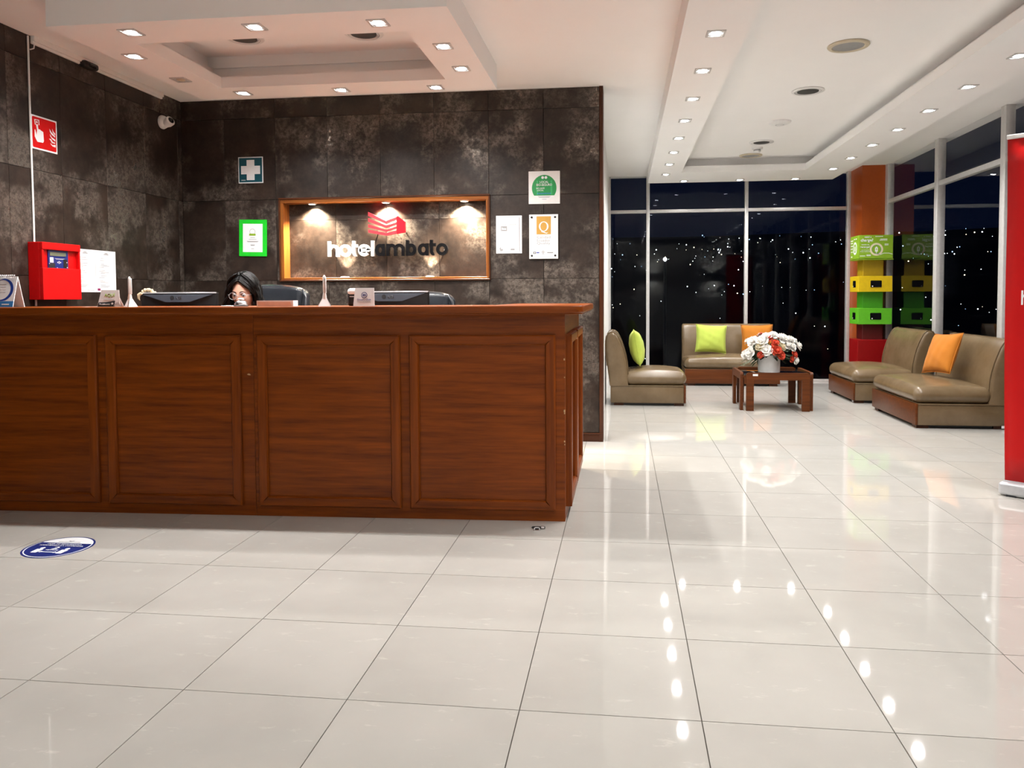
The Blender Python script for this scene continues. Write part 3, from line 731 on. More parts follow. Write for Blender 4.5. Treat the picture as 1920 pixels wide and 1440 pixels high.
# fire alarm panel
t = board('fire_alarm_box', 2.456, 1.329, 'red wall-mounted fire alarm control box with blue keypad', 'alarm panel', wall='left')
b = BM(); pd = .10; w2, h2 = .168, .180
bx(b, -w2, w2, -.075, 0, -h2, h2, .003); bx(b, -w2, w2, -pd, -.075, -h2, .02, .003); bx(b, -w2, w2, -pd, -.075, h2-.045, h2, .003)
bx(b, -w2, -w2+.014, -pd+.004, -.075, .02, h2-.045); bx(b, w2-.014, w2, -pd+.004, -.075, .02, h2-.045)
dd('housing', b, 'red', t)
dd('keypad_plate', bx(BM(), -.100, .073, -.083, -.075, .018, .134), 'navy', t)
dd('display', bx(BM(), -.088, .053, -.085, -.083, .098, .122), 'lcd', t)
dd('label_strip', d_rect(BM(), -.087, -.057, .055, .088, -.0832), 'paper', t)
b = d_rect(BM(), -.096, -.044, .022, .052, -.0832); d_rect(b, .030, .066, .024, .078, -.0832); dd('key_block', b, 'black', t)
b = BM()
for u, v in ((-.020, .058), (.004, .058), (-.008, .063), (-.008, .053)): d_disc(b, u, v, .0045, -.0832, .001, 12)
d_rect(b, -.045, .040, .081, .083, -.0832); d_rect(b, -.035, .030, .077, .0795, -.0832); dd('key_mark', b, 'lgrey', t)
b = BM()
for u, v in ((.060, .060), (.062, .028), (-.026, .024), (-.093, .048)): d_disc(b, u, v, .003, -.0838, .001, 10)
dd('indicator', b, 'plastic', t)
for k in range(6): dd('key', d_rect(BM(), -.093, -.047, .024+k*.0046, .0272+k*.0046, -.0838), 'dark', t)
# price sheets
t = board('notice_sheets', 2.90, 1.347, 'two printed notice sheets taped side by side beside the red alarm box', 'notice', wall='left')
for u, nm in ((-.108, 'a'), (.108, 'b')):
    s = done('sheet', bx(BM(), u-.107, u+.107, -.0015, 0, -.147, .147), 'paper', t, smooth=False)
    b = BM(); random.seed(5+int(u*100))
    for v in (.09, .075, .05, .043, .036, .028, .006, -.001, -.008, -.015, -.034, -.045, -.066, -.073, -.08, -.098, -.105, -.112):
        a = u-.08+random.random()*.03; d_rect(b, a, a+.03+random.random()*.06, v, v+.0028, -.0017)
    d_rect(b, u-.02, u+.03, .118, .124, -.0017); d_rect(b, u-.01, u+.02, .126, .132, -.0017); d_rect(b, u+.02, u+.09, -.135, -.132, -.0017)
    dd('text_lines', b, 'grey', s); dd('stamp', d_rect(BM(), u-.092, u-.064, -.136, -.120, -.0017), 'purple', s)
dd('fold_line', d_rect(BM(), -.001, .001, -.04, .11, -.0024), 'lgrey', t)
# white conduit and small fittings on the left wall
b = tube(BM(), [(0, 0, 0), (0, .002, .6), (0, -.001, 1.2), (0, .001, 1.675)], .006, 8)
o = done('wall_conduit', b, 'plastic'); o.location = (XL+.006, 2.335, 1.11); tag(o, 'thin white vertical cable conduit on the left tile wall', 'cable')
o = done('cable_end', tube(BM(), [(0, 0, 0), (.012, .018, .012), (.014, .022, .04), (.010, .012, .055)], .004, 6), 'plastic'); o.location = (XL+.006, 2.35, 2.705); tag(o, 'short curled white cable end near the ceiling on the left wall', 'cable')
t = empty('security_camera', (XL, 3.725, 2.565), label='small white dome-shaped security camera on the left tile wall', cat='security camera')
Tm = Matrix.Rotation(PI/2, 4, 'Y')
done('mount', lathe(BM(), [(0, 0), (.052, 0), (.055, .01), (.048, .03), (.034, .045), (0, .05)], 28, T=Tm), 'plastic', t)
Th = Matrix.Translation((.062, -.010, -.006)) @ Matrix.Rotation(R(35), 4, 'X') @ Matrix.Rotation(R(62), 4, 'Y')
done('camera_head', lathe(BM(), [(0, -.03), (.030, -.026), (.038, -.005), (.038, .03), (.030, .036), (0, .036)], 28, T=Th), 'plastic', t)
done('lens', lathe(BM(), [(0, .045), (.018, .043), (.025, .0365), (0, .036)], 24, T=Th), 'lens', t)
t = empty('motion_sensor', (XL, 2.85, 2.755), label='small black sensor box mounted high on the left wall', cat='sensor')
done('housing', rbox(BM(), 0, .06, -.07, .07, -.025, .02, .018), 'black', t); done('sensor_window', rbox(BM(), .05, .066, -.035, .035, -.018, .004, .007), 'lens', t)

# ------------------------------------------------------------------ things on the countertop
def on_top(name, x, y, label, cat, rz=0): return empty(name, (x, y, CT), (0, 0, rz), label, cat)
# calendar
t = on_top('desk_calendar', -3.225, 1.86, 'white desk calendar with blue crescent and blue foot at the left end', 'calendar')
T1 = Matrix.Rotation(R(-14), 4, 'X')
b = bx(BM(), -.10, .10, -.002, .002, 0, .178, T=T1); T2 = Matrix.Translation((0, .086, 0)) @ Matrix.Rotation(R(14), 4, 'X'); bx(b, -.10, .10, -.002, .002, 0, .178, T=T2); done('easel_card', b, 'paper', t, smooth=False)
def tilt(bm): 
    for v in bm.verts: v.co = T1 @ v.co
    return bm
done('blue_foot', tilt(d_rect(BM(), -.10, .10, .001, .034, -.0022)), 'sky', t, smooth=False)
b = BM(); n = 30
for k in range(n):
    A, B2 = R(-110+220*k/n), R(-110+220*(k+1)/n); wa = .016*math.cos(A/1.25); wb = .016*math.cos(B2/1.25)
    d_poly(b, [(.012+.058*math.cos(A), .1+.058*math.sin(A)), (.012+(.059+wa)*math.cos(A), .1+(.059+wa)*math.sin(A)), (.012+(.059+wb)*math.cos(B2), .1+(.059+wb)*math.sin(B2)), (.012+.058*math.cos(B2), .1+.058*math.sin(B2))], -.0022)
done('crescent', tilt(b), 'blue', t, smooth=False)
b = BM()
for v in (.13, .115, .10, .085): d_rect(b, -.02, .04, v, v+.003, -.0022)
done('date_lines', tilt(b), 'lgrey', t, smooth=False)
done('foot_print', tilt(d_rect(BM(), .03, .075, .012, .018, -.0030)), 'paper', t, smooth=False)
b = BM()
for k in range(15): tube(b, [(-.09+k*.0125, -.006+.043+.006*math.cos(a), .174+.007*math.sin(a)) for a in [2*PI*i/8 for i in range(8)]], .0012, 4, True)
done('wire_binding', b, 'steel', t)
# AQUI card
def easel(t, w0, w1, h, lean, dep=.05, mat='paper'):
    T = Matrix.Rotation(R(-lean), 4, 'X')
    b = prism(BM(), [(-w0/2, 0), (w0/2, 0), (w1/2, h), (-w1/2, h)], lambda p: T @ Vector((p[0], -.0012, p[1])), lambda p: T @ Vector((p[0], .0012, p[1])))
    done('card', b, mat, t, smooth=False)
    top = T @ Vector((0, 0, h)); 
    b = prism(BM(), [(-w0/3, 0), (w0/3, 0), (w1/3, 1), (-w1/3, 1)], lambda p: Vector((p[0], top.y+dep*(1-p[1]), (top.z-.003)*p[1])), lambda p: Vector((p[0], top.y+.0015+dep*(1-p[1]), (top.z-.003)*p[1])))
    done('back_leg', b, mat, t, smooth=False)
    def til(o):
        o.data.transform(T); return o
    return til
t = on_top('bank_card_stand', -2.528, 1.84, 'small white tent card reading AQUI in green with dark foot', 'sign')
til = easel(t, .135, .105, .094, 10)
til(d_text('wording', 'AQUÍ', 0, .052, .026, -.0014, 'limeg', t, .062, bold=.01)); til(dd('text_line', d_rect(BM(), -.034, .03, .036, .042, -.0014), 'lgrey', t))
til(dd('dark_foot', d_poly(BM(), [(-.066, .001), (.034, .001), (.036, .034), (-.018, .026), (-.062, .024)], -.0014), 'dark', t))
til(d_text('bank_name', 'Produbanco', -.025, .010, .009, -.0022, 'paper', t, .062, bold=.02))
til(dd('bank_mark', d_poly(BM(), [(.016, .010), (.021, .014), (.027, .010), (.024, .016), (.030, .020), (.023, .020), (.020, .026), (.018, .020), (.012, .019), (.018, .016)], -.0022), 'paper', t))
til(dd('grey_arc', d_ring(BM(), .050, .002, .012, .022, -.0014, seg=16, a0=0, a1=PI), 'lgrey', t))
# two ballpoint pens on tripod paper stands
def pen_stand(x, y, label, rz):
    t = on_top('pen_stand', x, y, label, 'pen stand', rz)
    b = BM()
    for a0 in (0, 120, 240):
        A, B2 = R(a0-70), R(a0+40); prism(b, [(0, 0), (1, 0), (.5, 1)], lambda p: Vector((.040*(math.cos(A)*(1-p[0])+math.cos(B2)*p[0])*(1-p[1]*.88), .036*(math.sin(A)*(1-p[0])+math.sin(B2)*p[0])*(1-p[1]*.88), p[1]*.062)), lambda p: Vector((.037*(math.cos(A)*(1-p[0])+math.cos(B2)*p[0])*(1-p[1]*.85), .033*(math.sin(A)*(1-p[0])+math.sin(B2)*p[0])*(1-p[1]*.85), p[1]*.058)))
    done('folded_foot', b, 'paper', t, smooth=False)
    done('pen_holder', lathe(BM(), [(.010, .03), (.011, .05), (.008, .07), (0, .072)], 12), 'plastic', t)
    pn = done('pen', tube(BM(), [(0, 0, .05), (.001, 0, .075), (0, 0, .15), (-.001, 0, .158), (-.001, 0, .166)], [.004, .0085, .0085, .007, .003], 10), 'plastic', t)
    done('pen_stripe', tube(BM(), [(-.0025, -.0072, .07), (-.0025, -.0072, .15)], .0024, 6), 'silver', pn)
    done('pen_clip', bx(BM(), .006, .012, -.003, .003, .07, .155, .001, 1), 'plastic', pn)
    return t
pen_stand(-2.408, 1.85, 'white counter pen upright in a folded white foot beside the AQUI card', 0)
pen_stand(-1.292, 1.85, 'white counter pen upright in a folded white foot below the niche', 1.2)
# bell
t = on_top('reception_bell', -1.763, 1.85, 'small shiny chrome call bell with white cap in front of the person', 'bell')
done('base', lathe(BM(), [(0, 0), (.036, 0), (.038, .004), (.034, .007), (0, .007)], 28), 'black', t)
done('dome', lathe(BM(), [(.034, .008), (.033, .016), (.027, .026), (.016, .032), (.006, .034), (0, .034)], 28), 'steel', t)
done('button', lathe(BM(), [(.006, .034), (.012, .036), (.016, .039), (.013, .044), (0, .046)], 20), 'plastic', t)
# loose note, peach card tray
o = done('note_paper', rbox(BM(), -.032, .032, -.03, .03, 0, .005, .002), 'paper'); o.location = (-1.838, 1.86, CT); tag(o, 'small white note block lying left of the bell', 'paper')
t = on_top('card_box', -1.571, 1.88, 'low open peach and white card box right of the bell', 'box')
b = bx(BM(), -.103, .103, -.03, -.027, 0, .031); bx(b, -.103, .103, .027, .03, 0, .031); bx(b, -.103, -.1, -.027, .027, 0, .031); bx(b, .1, .103, -.027, .027, 0, .031); bx(b, -.1, .1, -.027, .027, 0, .003); dd('tray', b, 'paper', t)
dd('peach_front', d_poly(BM(), [(-.096, .001), (.096, .001), (.088, .024), (-.096, .025)], -.0302), 'peach', t)
# card-club stand with round white sign behind
t = on_top('payment_card_stand', -1.069, 1.83, 'white payment card tent sign with blue round mark beside the second monitor', 'sign')
til = easel(t, .116, .104, .097, 9)
til(dd('round_mark', d_disc(BM(), -.0, .058, .0165, -.0014), 'navy', t)); til(dd('mark_inner', d_disc(BM(), 0, .058, .0128, -.0022), 'paper', t))
b = BM()
for s in (-1, 1): d_poly(b, [(s*.0016, .050), (s*.0016, .066)]+[(s*(.0016+.0068*math.sin(R(a))), .058+.008*math.cos(R(a))) for a in range(15, 180, 15)], -.0030)
til(dd('mark_halves', b, 'navy', t)); til(d_text('wording', 'Diners Club', 0, .030, .009, -.0014, 'blue', t, .074)); til(d_text('wording', 'INTERNATIONAL', 0, .020, .005, -.0014, 'grey', t, .074))
t = on_top('card_reader', -1.158, 1.94, 'white and black card terminal standing behind the payment card sign', 'card reader')
done('body', rbox(BM(), -.035, .035, -.022, .022, 0, .074, .012), 'black', t)
done('cap', rbox(BM(), -.036, .030, -.028, .024, .058, .096, .019), 'plastic', t)
done('brand_strip', bx(BM(), -.02, .012, -.0228, -.0218, .048, .053), 'lgrey', t, smooth=False)

# ------------------------------------------------------------------ behind the counter: monitors, chairs
def monitor(x, y, w_, label):
    t = empty('monitor', (x, y, .735), (0, 0, 0), label, 'monitor')
    H0, H1 = .10, .455
    done('shell', rbox(BM(), -w_/2, w_/2, -.012, .022, H0, H1, .006), 'black', t)
    done('top_edge', bx(BM(), -w_/2+.002, w_/2-.002, -.014, -.004, H1-.006, H1+.002, .001, 1), 'silver', t)
    b = BM()
    prism(b, [(-w_*.46, H1-.012), (w_*.46, H1-.012), (w_*.16, H1-.058), (-w_*.16, H1-.058)], lambda p: Vector((p[0], -.0121, p[1])), lambda p: Vector((p[0]*.98, -.022, p[1]-.001)))
    hp = done('hinge_housing', b, 'slate', t, smooth=False)
    dd('logo_disc', d_disc(BM(), -.035, H1-.032, .014, -.0215, .0015, 24), 'dark', hp)
    d_text('logo', 'LG', .008, H1-.041, .018, -.0215, 'dark', hp, .036, t=.0015, bold=.02)
    done('neck', bx(BM(), -.03, .03, -.03, -.008, .01, .28, .004), 'black', t)
    done('foot', rbox(BM(), -.12, .12, -.10, .09, 0, .012, .006), 'black', t)
    return t
monitor(-2.485, 2.45, .505, 'black LG monitor seen from behind left of the person')
monitor(-1.115, 2.45, .475, 'black LG monitor seen from behind beside the payment card sign')
t = empty('scrunchie', (-2.70, 2.455, 1.186), label='beige fabric hair band hanging over the left monitor corner', cat='hair band')
done('band', tube(BM(), [(.032*math.cos(2*PI*k/24), .004*math.sin(4*PI*k/24), .004+.018*math.sin(2*PI*k/24)) for k in range(24)], [.011+.003*math.sin(k*2.6) for k in range(24)], 8, True), 'tan', t)
done('loose_end', tube(BM(), [(-.03, -.02, .002), (-.045, -.026, -.01), (-.046, -.027, -.03), (-.038, -.026, -.045)], [.010, .011, .008, .002], 8), 'tan', t)
done('second_fold', tube(BM(), [(.03, 0, -.002), (.05, 0, .004), (.062, 0, -.004)], [.009, .010, .004], 8), 'tan', t)
def office_chair(x, y, top, tilt_, label, wd=.50):
    t = empty('office_chair', (x, y, 0), (0, 0, 0), label, 'office chair')
    # star base
    b = BM()
    for k in range(5):
        a = 2*PI*k/5+.3; tube(b, [(0, 0, .10), (.15*math.cos(a), .15*math.sin(a), .09), (.29*math.cos(a), .29*math.sin(a), .065)], [.025, .022, .016], 8)
    done('star_base', b, 'black', t)
    for k in range(5):
        a = 2*PI*k/5+.3; done('caster', lathe(BM(), [(0, -.014), (.024, -.014), (.028, -.008), (.028, .008), (.024, .014), (0, .014)], 14, T=Matrix.Translation((.29*math.cos(a), .29*math.sin(a), .028)) @ Matrix.Rotation(a+PI/2, 4, 'Z') @ Matrix.Rotation(PI/2, 4, 'X')), 'dark', t)
    done('gas_column', tube(BM(), [(0, 0, .08), (0, 0, .42)], .025, 12), 'dark', t)
    done('seat', rbox(BM(), -.25, .25, -.27, .22, .42, .50, .04, .02), 'black_leather', t)
    # backrest with rolled headrest and side welts
    bk = empty('x', (0, 0, 0)); bpy.data.objects.remove(bk)
    T = Matrix.Translation((0, .20, .46)) @ Matrix.Rotation(R(-7), 4, 'X') @ Matrix.Rotation(R(tilt_), 4, 'Y')
    h = (top-.46)
    b = rbox(BM(), -wd/2, wd/2, -.045, .045, 0, h, .042, 0, 5, 10, .012)
    for v in b.verts:
        k = max(0, (v.co.z-h*.75)/(h*.25)); v.co.z -= .045*(abs(v.co.x)/(wd/2))**3*k
        v.co.y += .03*(v.co.x/(wd/2))**2*-1
        v.co = T @ v.co
    bk = done('backrest', b, 'black_leather', t)
    b = rbox(BM(), -wd/2+.035, wd/2-.045, -.085, -.02, h-.19, h-.012, .03, 0, 5, 8, .01)
    for v in b.verts:
        k = max(0, (v.co.z-(h-.1))/.1); v.co.z -= .04*(abs(v.co.x)/(wd/2))**3*k; v.co.y -= .03*(v.co.x/(wd/2))**2
        v.co = T @ v.co
    done('head_cushion', b, 'black_leather', t)
    for s in (-1, 1):
        b = tube(BM(), [T @ Vector((s*(wd/2-.012), -.062, .12)), T @ Vector((s*(wd/2-.006), -.066, h*.6)), T @ Vector((s*(wd/2-.012), -.064, h-.09)), T @ Vector((s*(wd/2-.05), -.05, h-.035))], .014, 10)
        done('welt', b, 'black_leather', bk)
        done('armrest', tube(BM(), [(s*.27, .18, .52), (s*.29, .12, .68), (s*.29, -.10, .69), (s*.28, -.14, .62), (s*.26, -.10, .48)], .022, 8), 'black', t)
    return t
office_chair(-2.38, 3.28, 1.262, 3, 'black leather office chair behind the seated person')
office_chair(-1.21, 3.25, 1.205, 1, 'black leather office chair standing empty behind the second monitor')
# ------------------------------------------------------------------ lounge seating
def seat_module(name, label, cat, loc, rz, w_, dsc=1.0, frame='tx', group='taupe leather lounge seats'):
    t = empty(name, (*loc, 0), (0, 0, rz), label, cat, group)
    D = .79*dsc
    done('base', bx(BM(), .004, w_-.004, .021, D-.004, .028, .208, .008), 'leather', t)
    done('front_board', bx(BM(), 0, w_, 0, .021, .03, .214, .003), frame, t)
    for x in (.03, w_-.13):
        for y in (.02, D-.14): done('foot', bx(BM(), x, x+.10, y, y+.10, 0, .03), 'wtrim', t, smooth=False)
    done('plinth', bx(BM(), .05, w_-.05, .07, D-.05, .004, .029), 'black', t, smooth=False)
    done('seat_cushion', rbox(BM(), -.004, w_+.004, -.006, .64*dsc, .216, .350, .066, .050, 6, 10, .008), 'leather', t)
    prof = [(.60, .214), (.600, .33), (.606, .42), (.622, .50), (.645, .585), (.672, .66), (.695, .71), (.718, .748), (.745, .772), (.775, .780), (.805, .768), (.828, .735), (.838, .68), (.834, .58), (.822, .42), (.806, .30), (.795, .214)]
    prof = [(y*dsc, z) for y, z in prof]
    b = BM(); r = .035; xs = [0, .004, .011, .022, .035]+[.035+(w_-.07)*k/6 for k in range(1, 6)]+[w_-.035, w_-.022, w_-.011, w_-.004, w_]
    rings = []
    for x in xs:
        e = min(x, w_-x); ins = 0 if e >= r else r-math.sqrt(max(0, r*r-(r-e)**2))
        ring_ = []
        for y, z in prof:
            k = max(0, min(1, (z-.25)/.45)); s = Vector((.70*dsc+.045*dsc*k, .25+k*.43)); p = Vector((y, z)); d = (s-p)
            if z > .22: p = p+d.normalized()*ins
            ring_.append(b.verts.new((x, p.x, p.y)))
        rings.append(ring_)
    n = len(prof)
    for A, B2 in zip(rings, rings[1:]):
        for k in range(n): b.faces.new((A[k], A[(k+1) % n], B2[(k+1) % n], B2[k]))
    b.faces.new(rings[0]); b.faces.new(rings[-1][::-1])
    bk = done('backrest', b, 'leather', t, ang=60)
    for x in (.020, w_-.020):
        done('welt', tube(BM(), [(x, y-(.002 if k < 8 else -.002), z) for k, (y, z) in enumerate(prof[1:15])], .005, 6), 'leather', bk)
    done('piping', bx(BM(), -.003, w_+.003, .024, D, .206, .217, .003), 'leather', t)
    return t
c1 = seat_module('lounge_chair', 'single taupe leather lounge chair by the white side wall, seen from its side', 'armchair', (.945, 6.04), PI/2, .62, 1.0, 'tx')
c2 = seat_module('lounge_sofa', 'taupe leather two-seat sofa under the back window', 'sofa', (1.085, 7.93), 0, 1.19, .80, 'tx')
c3 = seat_module('lounge_chair', 'taupe leather lounge chair beside the orange column', 'armchair', (2.735, 7.42), -PI/2, .985, 1.0, 'ty')
c4 = seat_module('lounge_chair', 'wide taupe leather lounge chair beside the red banner', 'armchair', (2.80, 6.02), -PI/2, 1.16, 1.0, 'ty')
for c, x, y, z, m in ((c3, .985-.10, .06, .004, 0), (c4, 1.16+.001, .74, .012, 1)):
    dd('inventory_tag', bx(BM(), x if not m else x-.0, (x+.045) if not m else x+.001, y-.042 if not m else y-.04, y-.0405 if not m else y, z, z+.022), 'paper', c)
def pillow(name, label, mat, loc, rot, w_=.40, h_=.38, th=.15, group='velvet cushions'):
    b = BM(); n = 18; grid = {}
    for sgn in (1, -1):
        for i in range(n+1):
            for j in range(n+1):
                u, v = -1+2*i/n, -1+2*j/n
                e = i in (0, n) or j in (0, n)
                if e and sgn < 0: continue
                pin = 1-.075*(1-v*v); pin2 = 1-.075*(1-u*u)
                x = u*w_/2*pin; z = v*h_/2*pin2
                q = max(0, (1-u*u))*max(0, (1-v*v))
                y = sgn*th/2*q**.42
                wr = .004*math.sin(9*u+4*v)*math.sin(7*v-3*u)*q**.3
                grid[i, j, sgn] = b.verts.new((x, y+wr*sgn, z))
    def gv(i, j, s):
        return grid.get((i, j, s)) or grid[i, j, 1]
    for sgn in (1, -1):
        for i in range(n):
            for j in range(n): b.faces.new((gv(i, j, sgn), gv(i+1, j, sgn), gv(i+1, j+1, sgn), gv(i, j+1, sgn)))
    t = empty(name, loc, rot, label, 'cushion', group)
    o = done('cover', b, mat, t, ang=180)
    pa = [(-1+2*k/10, -1) for k in range(10)]+[(1, -1+2*k/10) for k in range(10)]+[(1-2*k/10, 1) for k in range(10)]+[(-1, 1-2*k/10) for k in range(10)]
    done('piping', tube(BM(), [(u*w_/2*(1-.075*(1-v*v)), 0, v*h_/2*(1-.075*(1-u*u))) for u, v in pa], .0035, 6, True), mat, t)
    return t
pillow('cushion', 'lime green velvet cushion on the back sofa', 'lime', (1.445, 8.245, .590), (R(-12), R(3), R(0)), .40, .37)
pillow('cushion', 'orange velvet cushion on the back sofa, half hidden by the flowers', 'orange', (2.04, 8.25, .592), (R(-10), R(-1), R(0)), .41, .37)
pillow('cushion', 'lime green velvet cushion on the single lounge chair, seen edge-on', 'lime', (.44, 6.36, .597), (R(-10), 0, R(90)), .40, .38, .16)
pillow('cushion', 'orange velvet cushion on the wide lounge chair by the banner', 'orange', (3.25, 5.47, .610), (R(-22), R(-4), R(-76)), .40, .40, .14)

# ------------------------------------------------------------------ coffee table with flowers
ct2 = empty('coffee_table', (1.815, 6.10, 0), (0, 0, 0), 'low wooden coffee table with dark glass top and looped side frames', 'table')
TH = .385; FW = .074
def uframe(bm_, L, t):
    """inverted U frame in local x (length L), thickness t in y"""
    pts = [(-L/2, 0), (-L/2+FW, 0), (-L/2+FW, TH-FW), (L/2-FW, TH-FW), (L/2-FW, 0), (L/2, 0)]
    c = .022
    pts += [(L/2, TH-c), (L/2-c*.3, TH-c*.3), (L/2-c, TH), (-L/2+c, TH), (-L/2+c*.3, TH-c*.3), (-L/2, TH-c)]
    return prism(bm_, pts, lambda p: (p[0], -t/2, p[1]), lambda p: (p[0], t/2, p[1]))
for nm, L, x, y, rz, mt in (('front_frame', .615, .01, -.315, 0, 'tx'), ('back_frame', .615, .01, .315, 0, 'tx'), ('side_frame', .56, -.335, 0, PI/2, 'tx'), ('side_frame', .56, .345, 0, PI/2, 'tx')):
    o = done(nm, uframe(BM(), L, .03), mt, ct2, smooth=False); o.location = (x, y, 0); o.rotation_euler = (0, 0, rz)
b = BM(); bx(b, -.32, .33, -.30, .30, TH-.05, TH-.03); done('support_tray', b, 'tz', ct2, smooth=False)
done('glass_top', bx(BM(), -.318, .328, -.298, .298, TH-.03, TH-.012, .003), 'smoked', ct2)
dd('inventory_tag', bx(BM(), -.235, -.185, -.3315, -.330, .352, .372), 'paper', ct2)
VX, VY, VZ = 1.775, 5.985, TH-.012
t = empty('flower_vase', (VX, VY, VZ), label='round white marbled flower pot on the coffee table', cat='vase')
done('pot', lathe(BM(), [(0, 0), (.104, 0), (.108, .004), (.111, .175), (.107, .178), (.103, .172), (.100, .02), (0, .015)], 40), 'vase', t)
done('foam', lathe(BM(), [(0, .145), (.102, .145), (.101, .12), (0, .12)], 24), 'leaf', t)
fb = empty('flower_bouquet', (VX, VY, VZ+.15), label='bouquet of white and coral red flowers with dark leaves', cat='flowers')
def rose(name, c, r, mat, nrm, seed, rings=3):
    rnd = random.Random(seed); b = BM(); z = Vector(nrm).normalized(); q = z.to_track_quat('Z', 'Y').to_matrix().to_4x4()
    T = Matrix.Translation(c) @ q
    for k in range(rings):
        n = (3, 4, 5)[k]; tl = (R(16), R(40), R(66))[k]; L = r*(.80, .88, .95)[k]; wd = r*(.42, .50, .56)[k]
        for i in range(n):
            a0 = 2*PI*i/n+k*.6+rnd.uniform(-.15, .15); t2 = tl+rnd.uniform(-.10, .10); rows = []
            er = Vector((math.cos(a0), math.sin(a0), 0)); et = Vector((-math.sin(a0), math.cos(a0), 0)); rad = r*(.05+.05*k); h = -r*.08*k
            for s_ in range(6):
                f = s_/5; th = t2*(1.25-.15*f)+(.55*max(0, f-.7) if k else 0); row = []
                if s_: rad += L/5*math.sin(th); h += L/5*math.cos(th)
                ww = wd*math.sin(PI*(.16+.62*f))**.7
                for u in range(5):
                    g = u/2-1
                    q = er*(rad-g*g*ww*.42*math.cos(th))+et*g*ww+Vector((0, 0, h+g*g*ww*.42*math.sin(th)-(.05*r*g*g*f)+rnd.uniform(-1, 1)*.02*r*f))
                    row.append(b.verts.new(T @ q))
                rows.append(row)
            for A, B2 in zip(rows, rows[1:]):
                for u in range(4): b.faces.new((A[u], A[u+1], B2[u+1], B2[u]))
    ball(b, T @ Vector((0, 0, r*.35)), r*.34, 10, 8)
    return done(name, b, mat, fb, ang=180)
def fpx(x, y, dy=0):   # photo position of a bloom in the pot crop -> local offset on the dome
    u = (x-628)/7.58*8.15/1435; v = (600-y)/7.58*8.15/1435-.095
    return Vector((u, dy, v))
BL = [(350, 400, .047, 'w'), (285, 425, .034, 'w'), (385, 250, .045, 'w'), (495, 250, .052, 'w'), (470, 310, .036, 'c'), (560, 185, .040, 'w'), (655, 165, .038, 'w'), (550, 360, .044, 'w'), (775, 210, .048, 'w'), (880, 235, .044, 'w'),
      (755, 310, .034, 'c'), (825, 295, .036, 'w'), (890, 315, .042, 'w'), (990, 310, .040, 'w'), (945, 500, .034, 'w'), (945, 240, .026, 'w'),
      (595, 205, .028, 'r'), (670, 270, .034, 'r'), (685, 365, .044, 'r'), (745, 430, .032, 'r'), (920, 425, .034, 'r'), (885, 485, .026, 'r'), (475, 425, .026, 'r')]
st = BM()
for k, (x, y, r, kd) in enumerate(BL):
    p = fpx(x, y); rad = math.hypot(p.x/.30, (p.z-.02)/.25); p.y = -.16*math.sqrt(max(.05, 1-rad*rad))-.02
    rose({'w': 'white_flower', 'c': 'cream_flower', 'r': 'red_flower'}[kd], p, r*1.32, {'w': 'petal_w', 'c': 'petal_c', 'r': 'petal_r'}[kd], (p.x*1.3, p.y-.05, p.z+.02), k, 3)
    tube(st, [(p.x*.15, p.y*.15, -.03), (p.x*.6, p.y*.6, p.z*.4), p*.97], .003, 5)
rnd = random.Random(3)
for k in range(16):       # blooms at the rear half of the bouquet
    a = rnd.uniform(.1, PI-.1); e = rnd.uniform(.15, 1.2); p = Vector((.26*math.cos(a)*math.cos(e), .17*math.sin(a)*math.cos(e)+.02, .05+.19*math.sin(e)))
    rose('white_flower' if k % 3 else 'red_flower', p, .040, 'petal_w' if k % 3 else 'petal_r', p, 50+k, 3); tube(st, [(p.x*.15, p.y*.15, -.03), (p.x*.6, p.y*.6, p.z*.4), p*.97], .003, 5)
done('stems', st, 'leaf', fb)
def leafm(bm, p, d, L, wd):
    d = Vector(d).normalized(); s = d.cross(Vector((.2, .1, 1)))
    s = s.normalized() if s.length > .1 else Vector((1, 0, 0)); nn = s.cross(d)
    pr_ = [(0, 0), (.25, .8), (.55, 1), (.8, .6), (1, 0)]
    L_ = []; C_ = []; R_ = []
    for f, w2_ in pr_:
        q = Vector(p)+d*L*f-nn*L*.18*f*f; C_.append(bm.verts.new(q+nn*0.0)); 
        L_.append(bm.verts.new(q+s*wd*w2_/2+nn*wd*.12*w2_)); R_.append(bm.verts.new(q-s*wd*w2_/2+nn*wd*.12*w2_))
    for i in range(4):
        bm.faces.new((L_[i], L_[i+1], C_[i+1], C_[i])); bm.faces.new((C_[i], C_[i+1], R_[i+1], R_[i]))
for k in range(110):
    a = rnd.uniform(0, 2*PI); e = rnd.uniform(-.4, .5) if k % 3 else rnd.uniform(.3, 1.1)
    if math.sin(a) < -.5: e = abs(e)
    d = Vector((math.cos(a)*math.cos(e), math.sin(a)*math.cos(e)*.75, math.sin(e))); p = Vector((d.x*.13, d.y*.10, .01+d.z*.12))
    b = BM(); leafm(b, p, d+Vector((0, 0, -.25)), rnd.uniform(.07, .12), rnd.uniform(.03, .055)); done('leaf', b, 'leaf' if k % 6 else 'leaf2', fb, ang=180)
